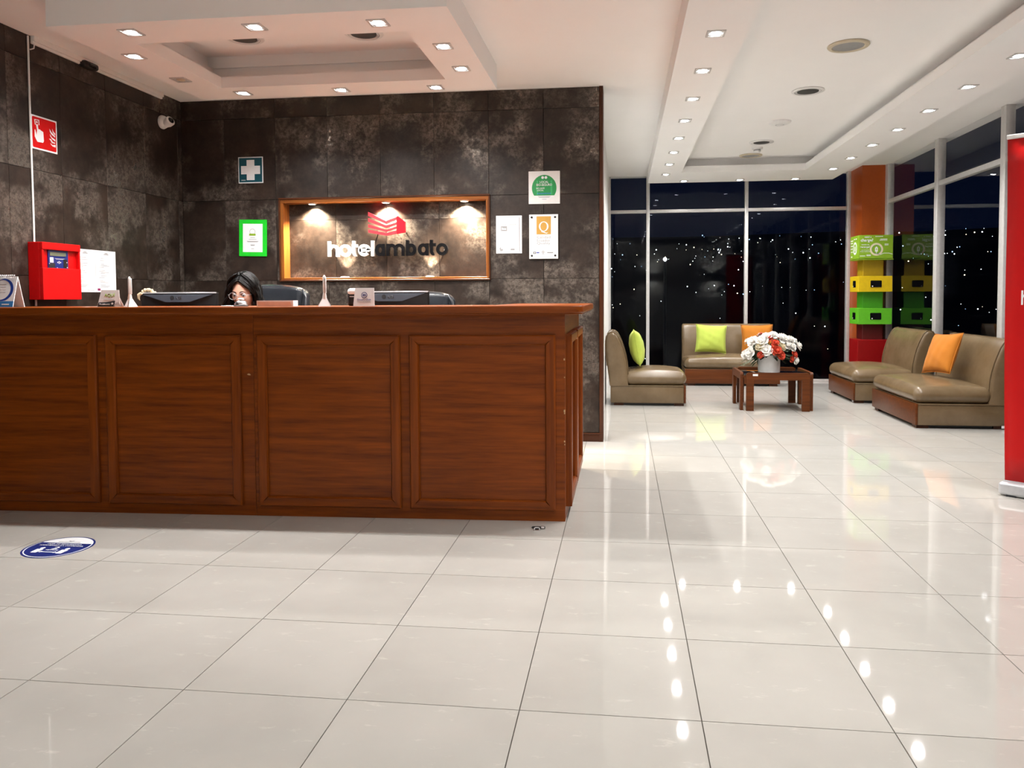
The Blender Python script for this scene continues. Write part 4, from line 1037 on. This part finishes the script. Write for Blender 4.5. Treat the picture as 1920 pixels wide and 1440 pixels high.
for k in range(40):       # feathery sprigs round the rim
    a = rnd.uniform(0, 2*PI); e = rnd.uniform(-.32, .25) if k % 4 else rnd.uniform(.2, 1.1)
    if math.sin(a) < -.45: e = abs(e)+.15
    d = Vector((math.cos(a)*math.cos(e), math.sin(a)*math.cos(e)*.8, math.sin(e))); b = BM()
    P = [d*(.08+.19*f)+Vector((0, 0, -.05*f*f+.02)) for f in (0, .25, .5, .75, 1)]
    tube(b, P, [.002, .002, .0018, .0015, .001], 4)
    for f in range(2, 10):
        q = d*(.08+.19*f/9)+Vector((0, 0, -.05*(f/9)**2+.02)); s = d.cross(Vector((0, 0, 1))).normalized()
        for sg_ in (-1, 1): leafm(b, q, d*.7+s*sg_*.8+Vector((0, 0, .1)), .03, .010)
    done('sprig', b, 'leaf' if k % 3 else 'leaf2', fb, ang=180)

# ------------------------------------------------------------------ charging tower at the column
TX0, TX1, TY0, TY1 = 3.158, 3.556, 7.745, 8.10
tw = empty('charging_tower', ((TX0+TX1)/2, (TY0+TY1)/2, 0), label='colourful phone charging tower with green, yellow and red boxes at the column', cat='charging station')
o0 = Vector(((TX0+TX1)/2, (TY0+TY1)/2, 0))
def twb(name, x0, x1, y0, y1, z0, z1, mat, p=tw, bev=.003):
    b = bx(BM(), x0, x1, y0, y1, z0, z1, bev, 1)
    for v in b.verts: v.co -= o0
    return done(name, b, mat, p, smooth=False)
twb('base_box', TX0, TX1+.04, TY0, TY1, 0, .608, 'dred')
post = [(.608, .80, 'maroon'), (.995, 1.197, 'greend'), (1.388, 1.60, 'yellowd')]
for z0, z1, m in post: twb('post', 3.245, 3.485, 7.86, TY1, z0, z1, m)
def locker(z0, z1, m):
    bxo = twb('locker_box', TX0, TX1, TY0, TY1, z0, z1, m)
    cx, cz = (TX0+TX1)/2-o0.x+.01, (z0+z1)/2; y = TY0-o0.y
    dd('window_surround', d_poly(BM(), rr(cx-.075, cx+.070, cz-.048, cz+.048, .012), y-.0002, .003), m, bxo)
    wn = dd('locker_window', d_poly(BM(), rr(cx-.068, cx+.063, cz-.042, cz+.042, .010), y-.0032, .001), 'lens', bxo)
    dd('lock', d_disc(BM(), cx-.045, cz-.028, .008, y-.0042, .002, 14), 'plastic', bxo)
    b = BM(); X = TX0-o0.x
    prism(b, rr(-.06, .06, cz-.042, cz+.042, .01), lambda p: (X-.0002, p[0]-.01, p[1]), lambda p: (X-.001, p[0]-.01, p[1])); dd('locker_window', b, 'lens', bxo)
    b = prism(BM(), [(.035+.008*math.cos(2*PI*k/12), cz-.028+.008*math.sin(2*PI*k/12)) for k in range(12)], lambda p: (X-.001, p[0], p[1]), lambda p: (X-.003, p[0], p[1])); dd('lock', b, 'plastic', bxo)
locker(.798, .996, 'green'); locker(1.197, 1.390, 'yellow')
twb('sign_tray', TX0-.008, TX1+.008, TY0-.008, TY1, 1.588, 1.598, 'limeg')
hd = twb('sign_box', TX0, TX1, TY0, TY1, 1.604, 1.890, 'limeg', bev=.002)
y = TY0-o0.y-.0002; U0 = TX0-o0.x
d_text('wording', 'need a', U0+.105, 1.856, .022, y, 'paper', hd, .08, bold=.03); d_text('wording', 'charge?', U0+.093, 1.798, .050, y, 'paper', hd, .146, bold=.03)
d_text('wording', 'necesitas una', U0+.075, 1.768, .012, y, 'paper', hd, .09, bold=.02); d_text('wording', 'recarga?', U0+.072, 1.728, .030, y, 'paper', hd, .112, bold=.03)
d_text('wording', "avez-vous besoin", U0+.075, 1.703, .010, y, 'paper', hd, .09, bold=.02); d_text('wording', "d'une recharge?", U0+.075, 1.680, .017, y, 'paper', hd, .12, bold=.02)
b = BM()
for u0, u1, v in ((.19, .28, 1.868), (.25, .33, 1.836), (.24, .33, 1.822), (.30, .345, 1.775), (.30, .345, 1.763), (.012, .075, 1.632), (.09, .14, 1.645), (.09, .14, 1.634)): d_rect(b, U0+u0, U0+u1, v, v+.007, y)
dd('small_print', b, 'paper', hd)
dd('ring_emblem', d_ring(BM(), U0+.205, 1.715, .055, .078, y), 'petal_c', hd); dd('ring_inner', d_ring(BM(), U0+.205, 1.715, .050, .055, y), 'egreen', hd)
b = d_poly(BM(), rr(U0+.188, U0+.222, 1.685, 1.74, .010), y); d_rect(b, U0+.198, U0+.212, 1.74, 1.748, y); stroke(b, [(U0+.205, 1.685), (U0+.205, 1.662), (U0+.25, 1.650), (U0+.29, 1.668), (U0+.35, 1.668), (U0+.396, 1.655)], .006, lambda p: (p[0], y, p[1]), lambda p: (p[0], y-.0006, p[1])); dd('plug_emblem', b, 'paper', hd)
dd('bolt', d_poly(BM(), [(U0+.203, 1.73), (U0+.197, 1.712), (U0+.204, 1.712), (U0+.202, 1.696), (U0+.213, 1.716), (U0+.206, 1.716), (U0+.210, 1.73)], y-.0008), 'limeg', hd)
b = BM(); X = TX0-o0.x-.0002
for k in range(30):
    A, B2 = 2*PI*k/30, 2*PI*(k+1)/30
    prism(b, [(-.02+.055*math.cos(A), 1.735+.055*math.sin(A)), (-.02+.078*math.cos(A), 1.735+.078*math.sin(A)), (-.02+.078*math.cos(B2), 1.735+.078*math.sin(B2)), (-.02+.055*math.cos(B2), 1.735+.055*math.sin(B2))], lambda p: (X, p[0], p[1]), lambda p: (X-.0008, p[0], p[1]))
prism(b, rr(-.036, -.004, 1.70, 1.76, .01), lambda p: (X, p[0], p[1]), lambda p: (X-.0008, p[0], p[1])); dd('side_emblem', b, 'paper', hd)
b = BM()
for y0, y1, v in ((.06, .16, 1.83), (.07, .16, 1.80), (.06, .15, 1.765), (.08, .16, 1.73), (.07, .15, 1.69), (-.02, .03, 1.845), (-.09, -.05, 1.845), (.09, .15, 1.63)): bx(b, X-.0008, X, y0, y1, v, v+.012)
dd('side_print', b, 'paper', hd)

# ------------------------------------------------------------------ roll-up banner
bn = empty('roll_up_banner', (2.472, 2.615, 0), (0, 0, R(-41)), 'tall red roll-up banner with white hotel lettering at the right edge', 'banner')
BW = .85
done('base_cassette', rbox(BM(), -.012, BW+.012, -.05, .05, .004, .080, .022), 'silver', bn)
for x in (.03, BW-.10): done('foot', bx(BM(), x, x+.05, -.045, .13, 0, .010, .002), 'dark', bn)
b = BM(); n = 14
T = lambda z: -.002+.012*math.sin(z*1.5)
g = []
for i in range(9):
    for j in range(n+1): pass
for i in range(13):
    row = []
    for j in range(n+1):
        f = j/n; z = .085+f*1.955; x0 = -.010*math.sin(PI*min(1, f*1.25)) ; xx = i/12*BW+(x0*(1-i/12))
        row.append((xx-.022*f+.011, T(z), z))
    g.append(row)
f_ = [[b.verts.new(p) for p in r_] for r_ in g]; k_ = [[b.verts.new((p[0], p[1]+.0015, p[2])) for p in r_] for r_ in g]
for i in range(12):
    for j in range(n):
        b.faces.new((f_[i][j], f_[i+1][j], f_[i+1][j+1], f_[i][j+1])); b.faces.new((k_[i][j], k_[i][j+1], k_[i+1][j+1], k_[i+1][j]))
for i in (0, 12):
    for j in range(n): b.faces.new((f_[i][j], f_[i][j+1], k_[i][j+1], k_[i][j]))
for j in (0, n):
    for i in range(12): b.faces.new((f_[i][j], f_[i+1][j], k_[i+1][j], k_[i][j]))
done('banner_sheet', b, 'bred', bn, ang=180)
done('top_rail', rbox(BM(), -.016, BW-.006, -.008, .014, 2.036, 2.062, .006), 'plastic', bn)
done('support_pole', tube(BM(), [(BW/2, .03, .08), (BW/2, .03, 2.04)], .009, 8), 'steel', bn)
hl = empty('x'); bpy.data.objects.remove(hl)
for ch, a, c, mt in SPEC:
    b = BM(); kx = .00040
    for k, (path, cl) in enumerate(glyph(ch, c-a, s=24)):
        P = [Vector((.071+(a-140+p[0])*kx, 1.096+p[1]*kx)) for p in path]
        stroke(b, P, 24*kx, lambda p: Vector((p[0], T(p[1])-.0004, p[1])), lambda p: Vector((p[0], T(p[1])-.0012-.0002*k, p[1])), cl)
    done('letter', b, 'paper', bn, smooth=False)

# ------------------------------------------------------------------ floor sticker and floor bolt
fs = empty('floor_sticker', (-2.318, 1.153, 0), (-PI/2, 0, 0), 'blue and white round keep-your-distance floor sticker before the counter', 'floor sticker')
SR = .150
dd('blue_rim', d_disc(BM(), 0, 0, SR, 0, .0008, 56), 'navy', fs); dd('white_ring', d_disc(BM(), 0, 0, SR-.009, -.0008, .0003, 56), 'paper', fs)
def cap(r, v0, up, n=40):
    a = math.asin(v0/r); A0, A1 = (a, PI-a) if up else (PI-a, 2*PI+a)
    return [(r*math.cos(A0+(A1-A0)*k/n), r*math.sin(A0+(A1-A0)*k/n)) for k in range(n+1)]
dd('blue_field', d_poly(BM(), cap(SR-.014, .055, False), -.0011, .0003), 'navy', fs)
d_text('wording', 'POR MI SEGURIDAD', 0, .033, .013, -.0014, 'paper', fs, .17, t=.0003, bold=.02); d_text('wording', 'MANTENGO LA DISTANCIA', 0, .012, .013, -.0014, 'paper', fs, .22, t=.0003, bold=.02)
d_text('wording', '2', 0, -.032, .034, -.0014, 'paper', fs, .028, t=.0003, bold=.03); d_text('wording', 'METROS', 0, -.050, .012, -.0014, 'paper', fs, .062, t=.0003, bold=.02)
for s in (-1, 1):
    b = d_disc(BM(), s*.062, -.022, .011, -.0014, .0003, 18); d_poly(b, [(s*.062-.016, -.036), (s*.062+.016, -.036), (s*.062+.014, -.085), (s*.062-.014, -.085)], -.0014, .0003); dd('person_symbol', b, 'paper', fs)
b = d_rect(BM(), -.034, .034, -.074, -.068, -.0014, .0003); d_poly(b, [(-.045, -.071), (-.032, -.060), (-.032, -.082)], -.0014, .0003); d_poly(b, [(.045, -.071), (.032, -.060), (.032, -.082)], -.0014, .0003); dd('distance_arrow', b, 'paper', fs)
b = d_rect(BM(), -.055, .055, .068, .073, -.0011, .0003); d_poly(b, [(-.012, .082), (0, .078), (.012, .085), (.012, .092), (0, .086), (-.012, .09)], -.0011, .0003); dd('hotel_mark', b, 'mgrey', fs)
bl = empty('floor_bolt', (-.133, 1.655, 0), (0, 0, R(4)), 'small metal door bolt keeper fixed to the floor at the counter corner', 'bolt')
done('plate', bx(BM(), -.018, .014, -.026, .016, 0, .004, .0015), 'steel', bl)
b = BM(); tube(b, [(-.014, -.016, .004), (-.014, -.014, .012), (-.010, -.012, .014), (.006, -.012, .014), (.010, -.014, .012), (.010, -.016, .004)], .003, 6); done('keeper', b, 'steel', bl)
done('pin', tube(BM(), [(-.030, .010, .007), (-.024, .010, .008), (.032, .010, .008), (.038, .010, .008)], [.002, .006, .006, .006], 10), 'dark', bl)
done('pin_tip', tube(BM(), [(.018, .010, .008), (.034, .010, .008)], .0066, 10), 'steel', bl)
# ------------------------------------------------------------------ receptionist
def person():
    t = empty('person', (-2.30, 3.02, 0), (0, 0, 0), 'seated person with long black wavy hair and round glasses behind the counter', 'person')
    def skinmesh(name, joints, edges, mat, root, sub=2, parent=None):
        me = bpy.data.meshes.new(name); me.from_pydata([j[0] for j in joints], edges, []); me.update()
        o = bpy.data.objects.new(name, me); COL.objects.link(o)
        md = o.modifiers.new('Skin', 'SKIN'); md.use_smooth_shade = True
        for k, sv in enumerate(me.skin_vertices[0].data):
            r_ = joints[k][1]; sv.radius = r_ if isinstance(r_, tuple) else (r_, r_); sv.use_root = (k == root)
        s = o.modifiers.new('Sub', 'SUBSURF'); s.levels = sub; s.render_levels = sub
        bpy.context.view_layer.update()
        dg = bpy.context.evaluated_depsgraph_get(); m2 = bpy.data.meshes.new_from_object(o.evaluated_get(dg))
        bpy.data.objects.remove(o)
        return m2
    # body skeleton (local; facing -y)
    J = []; E = []
    def j(p, r_, par=None):
        J.append((p, r_)); k = len(J)-1
        if par is not None: E.append((par, k))
        return k
    pel = j((0, .06, .56), (.15, .11)); wa = j((0, .05, .70), (.125, .095), pel); ch = j((0, .02, .86), (.14, .10), wa); up = j((0, 0, .96), (.10, .075), ch); nk = j((0, -.03, 1.02), .052, up); nk2 = j((0, -.07, 1.09), .048, nk)
    for s in (-1, 1):
        sh = j((s*.165, .0, .945), .055, up); el = j((s*.225, -.02, .72), .042, sh); fa = j((s*.20, -.12, .755), .038, el); wr = j((s*.13, -.27, .775), .027, fa); pm = j((s*.105, -.34, .772), (.034, .016), wr)
        hand = [(-.028, .0, .062), (-.010, .0, .078), (.009, .0, .074), (.027, 0, .058)]
        for hx, hy, L in hand:
            k1 = j((s*.105+hx, -.375, .775), .0095, pm); k2 = j((s*.105+hx*1.15, -.375-L*.55, .772), .0085, k1); j((s*.105+hx*1.2, -.375-L, .758), .0072, k2)
        th = j((s*.075, -.335, .768), .011, pm); j((s*.055, -.365, .760), .009, th)
        hp = j((s*.09, .03, .545), .085, pel); kn = j((s*.11, -.36, .53), .062, hp); an = j((s*.11, -.32, .10), .038, kn); ft = j((s*.11, -.40, .045), (.04, .035), an); j((s*.115, -.50, .03), (.036, .024), ft)
    body = skinmesh('body', J, E, 'skin', 0)
    # head
    HC = Vector((0, -.105, 1.185)); pitch = R(9)
    TH_ = Matrix.Translation(HC) @ Matrix.Rotation(R(5), 4, 'Z') @ Matrix.Rotation(pitch, 4, 'X')
    b = BM(); b.from_mesh(body); bpy.data.meshes.remove(body)
    nu, nv = 72, 60; rings = []
    ga = lambda v, s: math.exp(-(v/s)**2)
    def headp(th, ph):
        d = Vector((math.sin(th)*math.cos(ph), -math.cos(th)*math.cos(ph), math.sin(ph)))
        x, y, z = d.x*.071, d.y*.092, d.z*.115
        if d.z < -.1: k = min(1, (-d.z-.1)/.9); x *= 1-.38*k**1.3; y *= (1-.10*k) if d.y < 0 else (1-.35*k)
        if y < 0: y *= .94+.06*ga(x, .04)
        if y < -.02:
            y -= .020*ga(x, .0105)*max(0, min(1, (.022-z)/.052))*ga(max(0, -.034-z), .010)   # nose
            y -= .006*ga(abs(x)-.012, .008)*ga(z+.033, .010)                                    # nostrils
            y += .010*ga(abs(x)-.031, .017)*ga(z-.001, .013)                                    # sockets
            y -= .004*ga(abs(x)-.028, .022)*ga(z-.022, .009)                                    # brow
            y -= .006*ga(x, .020)*ga(z+.062, .010)                                               # mouth
            y -= .007*ga(x, .018)*ga(z+.100, .014)                                               # chin
            y -= .004*ga(abs(x)-.042, .018)*ga(z+.028, .020)                                    # cheeks
        return TH_ @ Vector((x, y, z))
    for i in range(1, nv):
        ph = -PI/2+PI*i/nv; rings.append([b.verts.new(headp(2*PI*k/nu, ph)) for k in range(nu)])
    p0 = b.verts.new(headp(0, -PI/2)); p1 = b.verts.new(headp(0, PI/2))
    for A, B2 in zip(rings, rings[1:]):
        for k in range(nu): b.faces.new((A[k], A[(k+1) % nu], B2[(k+1) % nu], B2[k]))
    for k in range(nu): b.faces.new((p0, rings[0][(k+1) % nu], rings[0][k])); b.faces.new((p1, rings[-1][k], rings[-1][(k+1) % nu]))
    for s in (-1, 1):      # ears
        ball(b, TH_ @ Vector((s*.072, .008, -.008)), .026, 12, 8, (.35, .6, 1.0), Matrix.Rotation(R(s*15), 4, 'Z'))
    tube(b, [(0, -.03, 1.00), (0, -.055, 1.06), (0, -.075, 1.12)], [.056, .052, .05], 16)
    bo = done('body', b, 'skin', t, ang=180)
    def hpart(name, bm, mat, parent=bo):
        for v in bm.verts: v.co = TH_ @ v.co
        return done(name, bm, mat, parent, ang=180)
    for s in (-1, 1):
        b = ball(BM(), (s*.031, -.0715, .0), .0125, 16, 12); hpart('eyeball', b, 'eye')
        b = ball(BM(), (s*.031+.001, -.0815, -.002), .0056, 12, 8, (1, .5, 1)); hpart('iris', b, 'iris')
        b = tube(BM(), [(s*.013, -.0845, .001), (s*.022, -.0875, .0065), (s*.033, -.0865, .007), (s*.045, -.079, .002)], .0017, 6); hpart('eyelash', b, 'hair')
        b = tube(BM(), [(s*.011, -.0925, .019), (s*.022, -.0935, .026), (s*.035, -.0895, .0275), (s*.050, -.078, .020)], [.002, .0032, .0028, .001], 6); hpart('eyebrow', b, 'hair')
    b = BM(); tube(b, [(-.021, -.087, -.062), (-.010, -.096, -.058), (0, -.097, -.060), (.010, -.096, -.058), (.021, -.087, -.062)], [.001, .004, .0045, .004, .001], 8); tube(b, [(-.019, -.087, -.065), (0, -.096, -.070), (.019, -.087, -.065)], [.001, .0055, .001], 8); hpart('lips', b, 'lips')
    # glasses
    g = empty('eyeglasses', (0, 0, 0)); g.parent = t
    b = BM()
    for s in (-1, 1):
        tube(b, [(s*.034+.0255*math.cos(2*PI*k/28), -.1015+.004*abs(math.cos(2*PI*k/28)), -.003+.0235*math.sin(2*PI*k/28)) for k in range(28)], .0013, 6, True)
        tube(b, [(s*.0595, -.097, .004), (s*.070, -.085, .004), (s*.078, -.02, .002), (s*.077, .012, -.004)], .0013, 6)
    tube(b, [(-.0085, -.102, -.001), (0, -.1055, .003), (.0085, -.102, -.001)], .0013, 6)
    bpy.data.objects.remove(g); fr = hpart('eyeglasses', b, 'silver', t)
    for s in (-1, 1):
        b = prism(BM(), [(s*.034+.0245*math.cos(2*PI*k/24), -.003+.0225*math.sin(2*PI*k/24)) for k in range(24)], lambda p: (p[0], -.1012, p[1]), lambda p: (p[0], -.1005, p[1])); hpart('lens', b, 'glass', fr)
    # hair: a cap plus long wavy locks falling past the shoulders
    rnd = random.Random(9); b = BM()
    rows = []
    for i in range(0, 25):
        row = []
        for k in range(48):
            th = 2*PI*k/48; a = abs((th+PI) % (2*PI)-PI)            # 0 = face centre
            low = .90-.05*a if a < .6 else (.87-(a-.6)*1.9 if a < 1.28 else -.42)
            ph = low+(PI/2-low)*i/24
            d = Vector((math.sin(th)*math.cos(ph), -math.cos(th)*math.cos(ph), math.sin(ph)))
            wv = .003*math.sin(k*1.7+i*.5); part = .006*ga(d.x, .06)*(1 if d.y < .2 else 0)
            row.append(b.verts.new((d.x*(.083+wv), d.y*(.104+wv)+.004, d.z*(.134+wv)-part)))
        rows.append(row)
    for A, B2 in zip(rows, rows[1:]):
        for k in range(48): b.faces.new((A[k], A[(k+1) % 48], B2[(k+1) % 48], B2[k]))
    cap_ = b
    for k in range(150):
        s = 1 if k % 2 else -1; back = rnd.random()
        a_0 = R(rnd.uniform(12, 172)); a_1 = max(a_0, R(72+rnd.uniform(0, 30))); o_ = rnd.uniform(0, .022); ph0 = rnd.uniform(0, 6.28); fr_ = rnd.uniform(.7, 1.3)
        P = []; amp = rnd.uniform(.008, .018); L = rnd.uniform(.24, .36)
        tx = s*rnd.uniform(0, .012); ty = rnd.uniform(-.05, .07)
        for f in range(15):
            u = f/14
            if u < .4:
                q = u/.4; ph = PI/2-.05-q*(PI/2-.05)
                a = a_0+(a_1-a_0)*q**.8; dx = math.sin(a)*s; dy = -math.cos(a)
                p = Vector((tx*(1-q)+dx*(.086+o_)*math.cos(ph), ty*(1-q)+dy*(.105+o_)*math.cos(ph)+.005, (.134+o_*.5)*math.sin(ph)))
            else:
                q = (u-.4)/.6; a = a_1; dx = math.sin(a)*s; dy = -math.cos(a)
                w2 = .086+o_+.028*math.sin(q*PI*.8)+.01*q
                p = Vector((dx*w2, dy*(.105+o_)*(1-.1*q)+.005+.01*q, -q*L))
                pass
            k_ = max(0, u-.12); p.x += amp*math.sin(ph0+k_*19*fr_)*min(1, k_*2.5); p.y += amp*math.cos(ph0+k_*19*fr_)*min(1, k_*2.5)
            P.append(p)
        tube(cap_, P, [.0045+.0035*math.sin(PI*min(1, .15+f/14*.85)) for f in range(15)], 5)
    for k in range(70):      # front locks from the centre parting round the forehead
        s = 1 if k % 2 else -1; ps = rnd.uniform(.78, 1.5); a_1 = R(rnd.uniform(74, 100)); o_ = rnd.uniform(-.004, .016)
        amp = rnd.uniform(.004, .013); ph0 = rnd.uniform(0, 6.28); fr_ = rnd.uniform(.8, 1.3); L = rnd.uniform(.22, .34); P = []
        for f in range(17):
            u = f/16
            if u < .5:
                q = u/.5; az = a_1*q**.85*s; ph = ps*(1-q**1.15)-.08*q
                p = Vector((math.sin(az)*math.cos(ph)*(.083+o_), -math.cos(az)*math.cos(ph)*(.103+o_)+.003, math.sin(ph)*(.131+o_*.5)))
            else:
                q = (u-.5)/.5; p = Vector((math.sin(a_1)*s*(.083+o_+.025*math.sin(q*PI*.8)), -math.cos(a_1)*(.103+o_)+.003+.012*q, -.0105-q*L))
            k_ = max(0, u-.15); p.x += amp*math.sin(ph0+k_*20*fr_)*min(1, k_*2.5); p.y += amp*math.cos(ph0+k_*20*fr_)*min(1, k_*2.5)
            P.append(p)
        tube(cap_, P, [.0035+.003*math.sin(PI*min(1, .15+f/16*.85)) for f in range(17)], 5)
    for v in cap_.verts: v.co = TH_ @ v.co
    done('hair', cap_, 'hair', t, ang=180)
    # clothing
    J = []; E = []
    pel = j((0, .06, .60), (.165, .125)); wa = j((0, .05, .72), (.14, .11), pel); ch = j((0, .02, .86), (.155, .115), wa); up = j((0, .005, .955), (.115, .088), ch)
    for s in (-1, 1):
        sh = j((s*.168, .0, .945), .064, up); el = j((s*.228, -.02, .725), .052, sh); fa = j((s*.20, -.12, .76), .047, el); j((s*.145, -.24, .777), .038, fa)
    me = skinmesh('jacket', J, E, 'cloth', 0); b = BM(); b.from_mesh(me); bpy.data.meshes.remove(me); done('jacket', b, 'cloth', t, ang=180)
    J = []; E = []
    pel = j((0, .06, .55), (.165, .115))
    for s in (-1, 1):
        hp = j((s*.09, .03, .545), .094, pel); kn = j((s*.11, -.36, .532), .072, hp); an = j((s*.11, -.32, .12), .055, kn)
    me = skinmesh('trousers', J, E, 'cloth', 0); b = BM(); b.from_mesh(me); bpy.data.meshes.remove(me); done('trousers', b, 'cloth', t, ang=180)
    for s in (-1, 1): done('shoe', rbox(BM(), s*.113-.043, s*.113+.043, -.53, -.28, 0, .085, .035), 'black', t)
person()

# ------------------------------------------------------------------ outside: night valley with town lights
b = BM(); rnd = random.Random(4); nx, ny = 40, 24; V = []
def hill(x, y):
    d = math.hypot(x, y); h = -7
    if d > 90: h += (d-90)*.070
    if d > 420: h += (d-420)*.035
    return h+3*math.sin(x*.021)*math.cos(y*.017)*min(1, d/200)
for i in range(nx+1):
    row = []
    for k in range(ny+1):
        a = R(-60+200*i/nx); d = 12+1000*(k/ny)**1.8
        x, y = d*math.sin(a), d*math.cos(a); row.append(b.verts.new((x, y, hill(x, y) if d > 30 else -7)))
    V.append(row)
for i in range(nx):
    for k in range(ny): b.faces.new((V[i][k], V[i+1][k], V[i+1][k+1], V[i][k+1]))
tag(done('hillside', b, 'soil'), 'dark hillside of the town outside the windows', kind='structure')
for m_, c, s in (('town_white', (.85, .92, 1), 5), ('town_warm', (1, .86, .62), 4), ('town_blue', (.35, .6, 1), 3)): M[m_] = emitter(m_, c, s)
b = BM(); mats = []
for k in range(420):
    a = R(rnd.uniform(-8, 52)); cl = rnd.gauss(0, 1)
    d = rnd.choice((rnd.uniform(75, 170), rnd.uniform(150, 330), rnd.uniform(300, 520), rnd.uniform(480, 760)))
    x, y = d*math.sin(a), d*math.cos(a); z = hill(x, y)+rnd.uniform(1, 9)*min(1, d/200)
    r_ = d/1435*rnd.choice((.35, .4, .5, .6, .95))
    n0 = len(b.faces); ball(b, (x, y, z), r_, 6, 4)
    b.faces.ensure_lookup_table(); mi = rnd.choice((0, 0, 0, 1, 2))
    for f in b.faces[n0:]: f.material_index = mi
tag(done('town_lights', b, ['town_white', 'town_warm', 'town_blue']), 'scattered lights of the town on the dark hillside', 'lights', kind='stuff')
def street_lamp(x, y, z, label):
    t = empty('street_lamp', (x, y, -7), label=label, cat='street lamp')
    done('pole', tube(BM(), [(0, 0, 0), (0, 0, z+6.6), (0, -.05, z+6.9)], [.10, .06, .05], 10), 'slate', t)
    done('lantern', lathe(BM(), [(0, z+6.92), (.04, z+6.93), (.075, z+6.97), (.08, z+7.0), (.05, z+7.06), (0, z+7.07)], 16), 'town_white', t)
street_lamp(2.02, 30, 2.68, 'single street lamp with white globe seen through the back window')
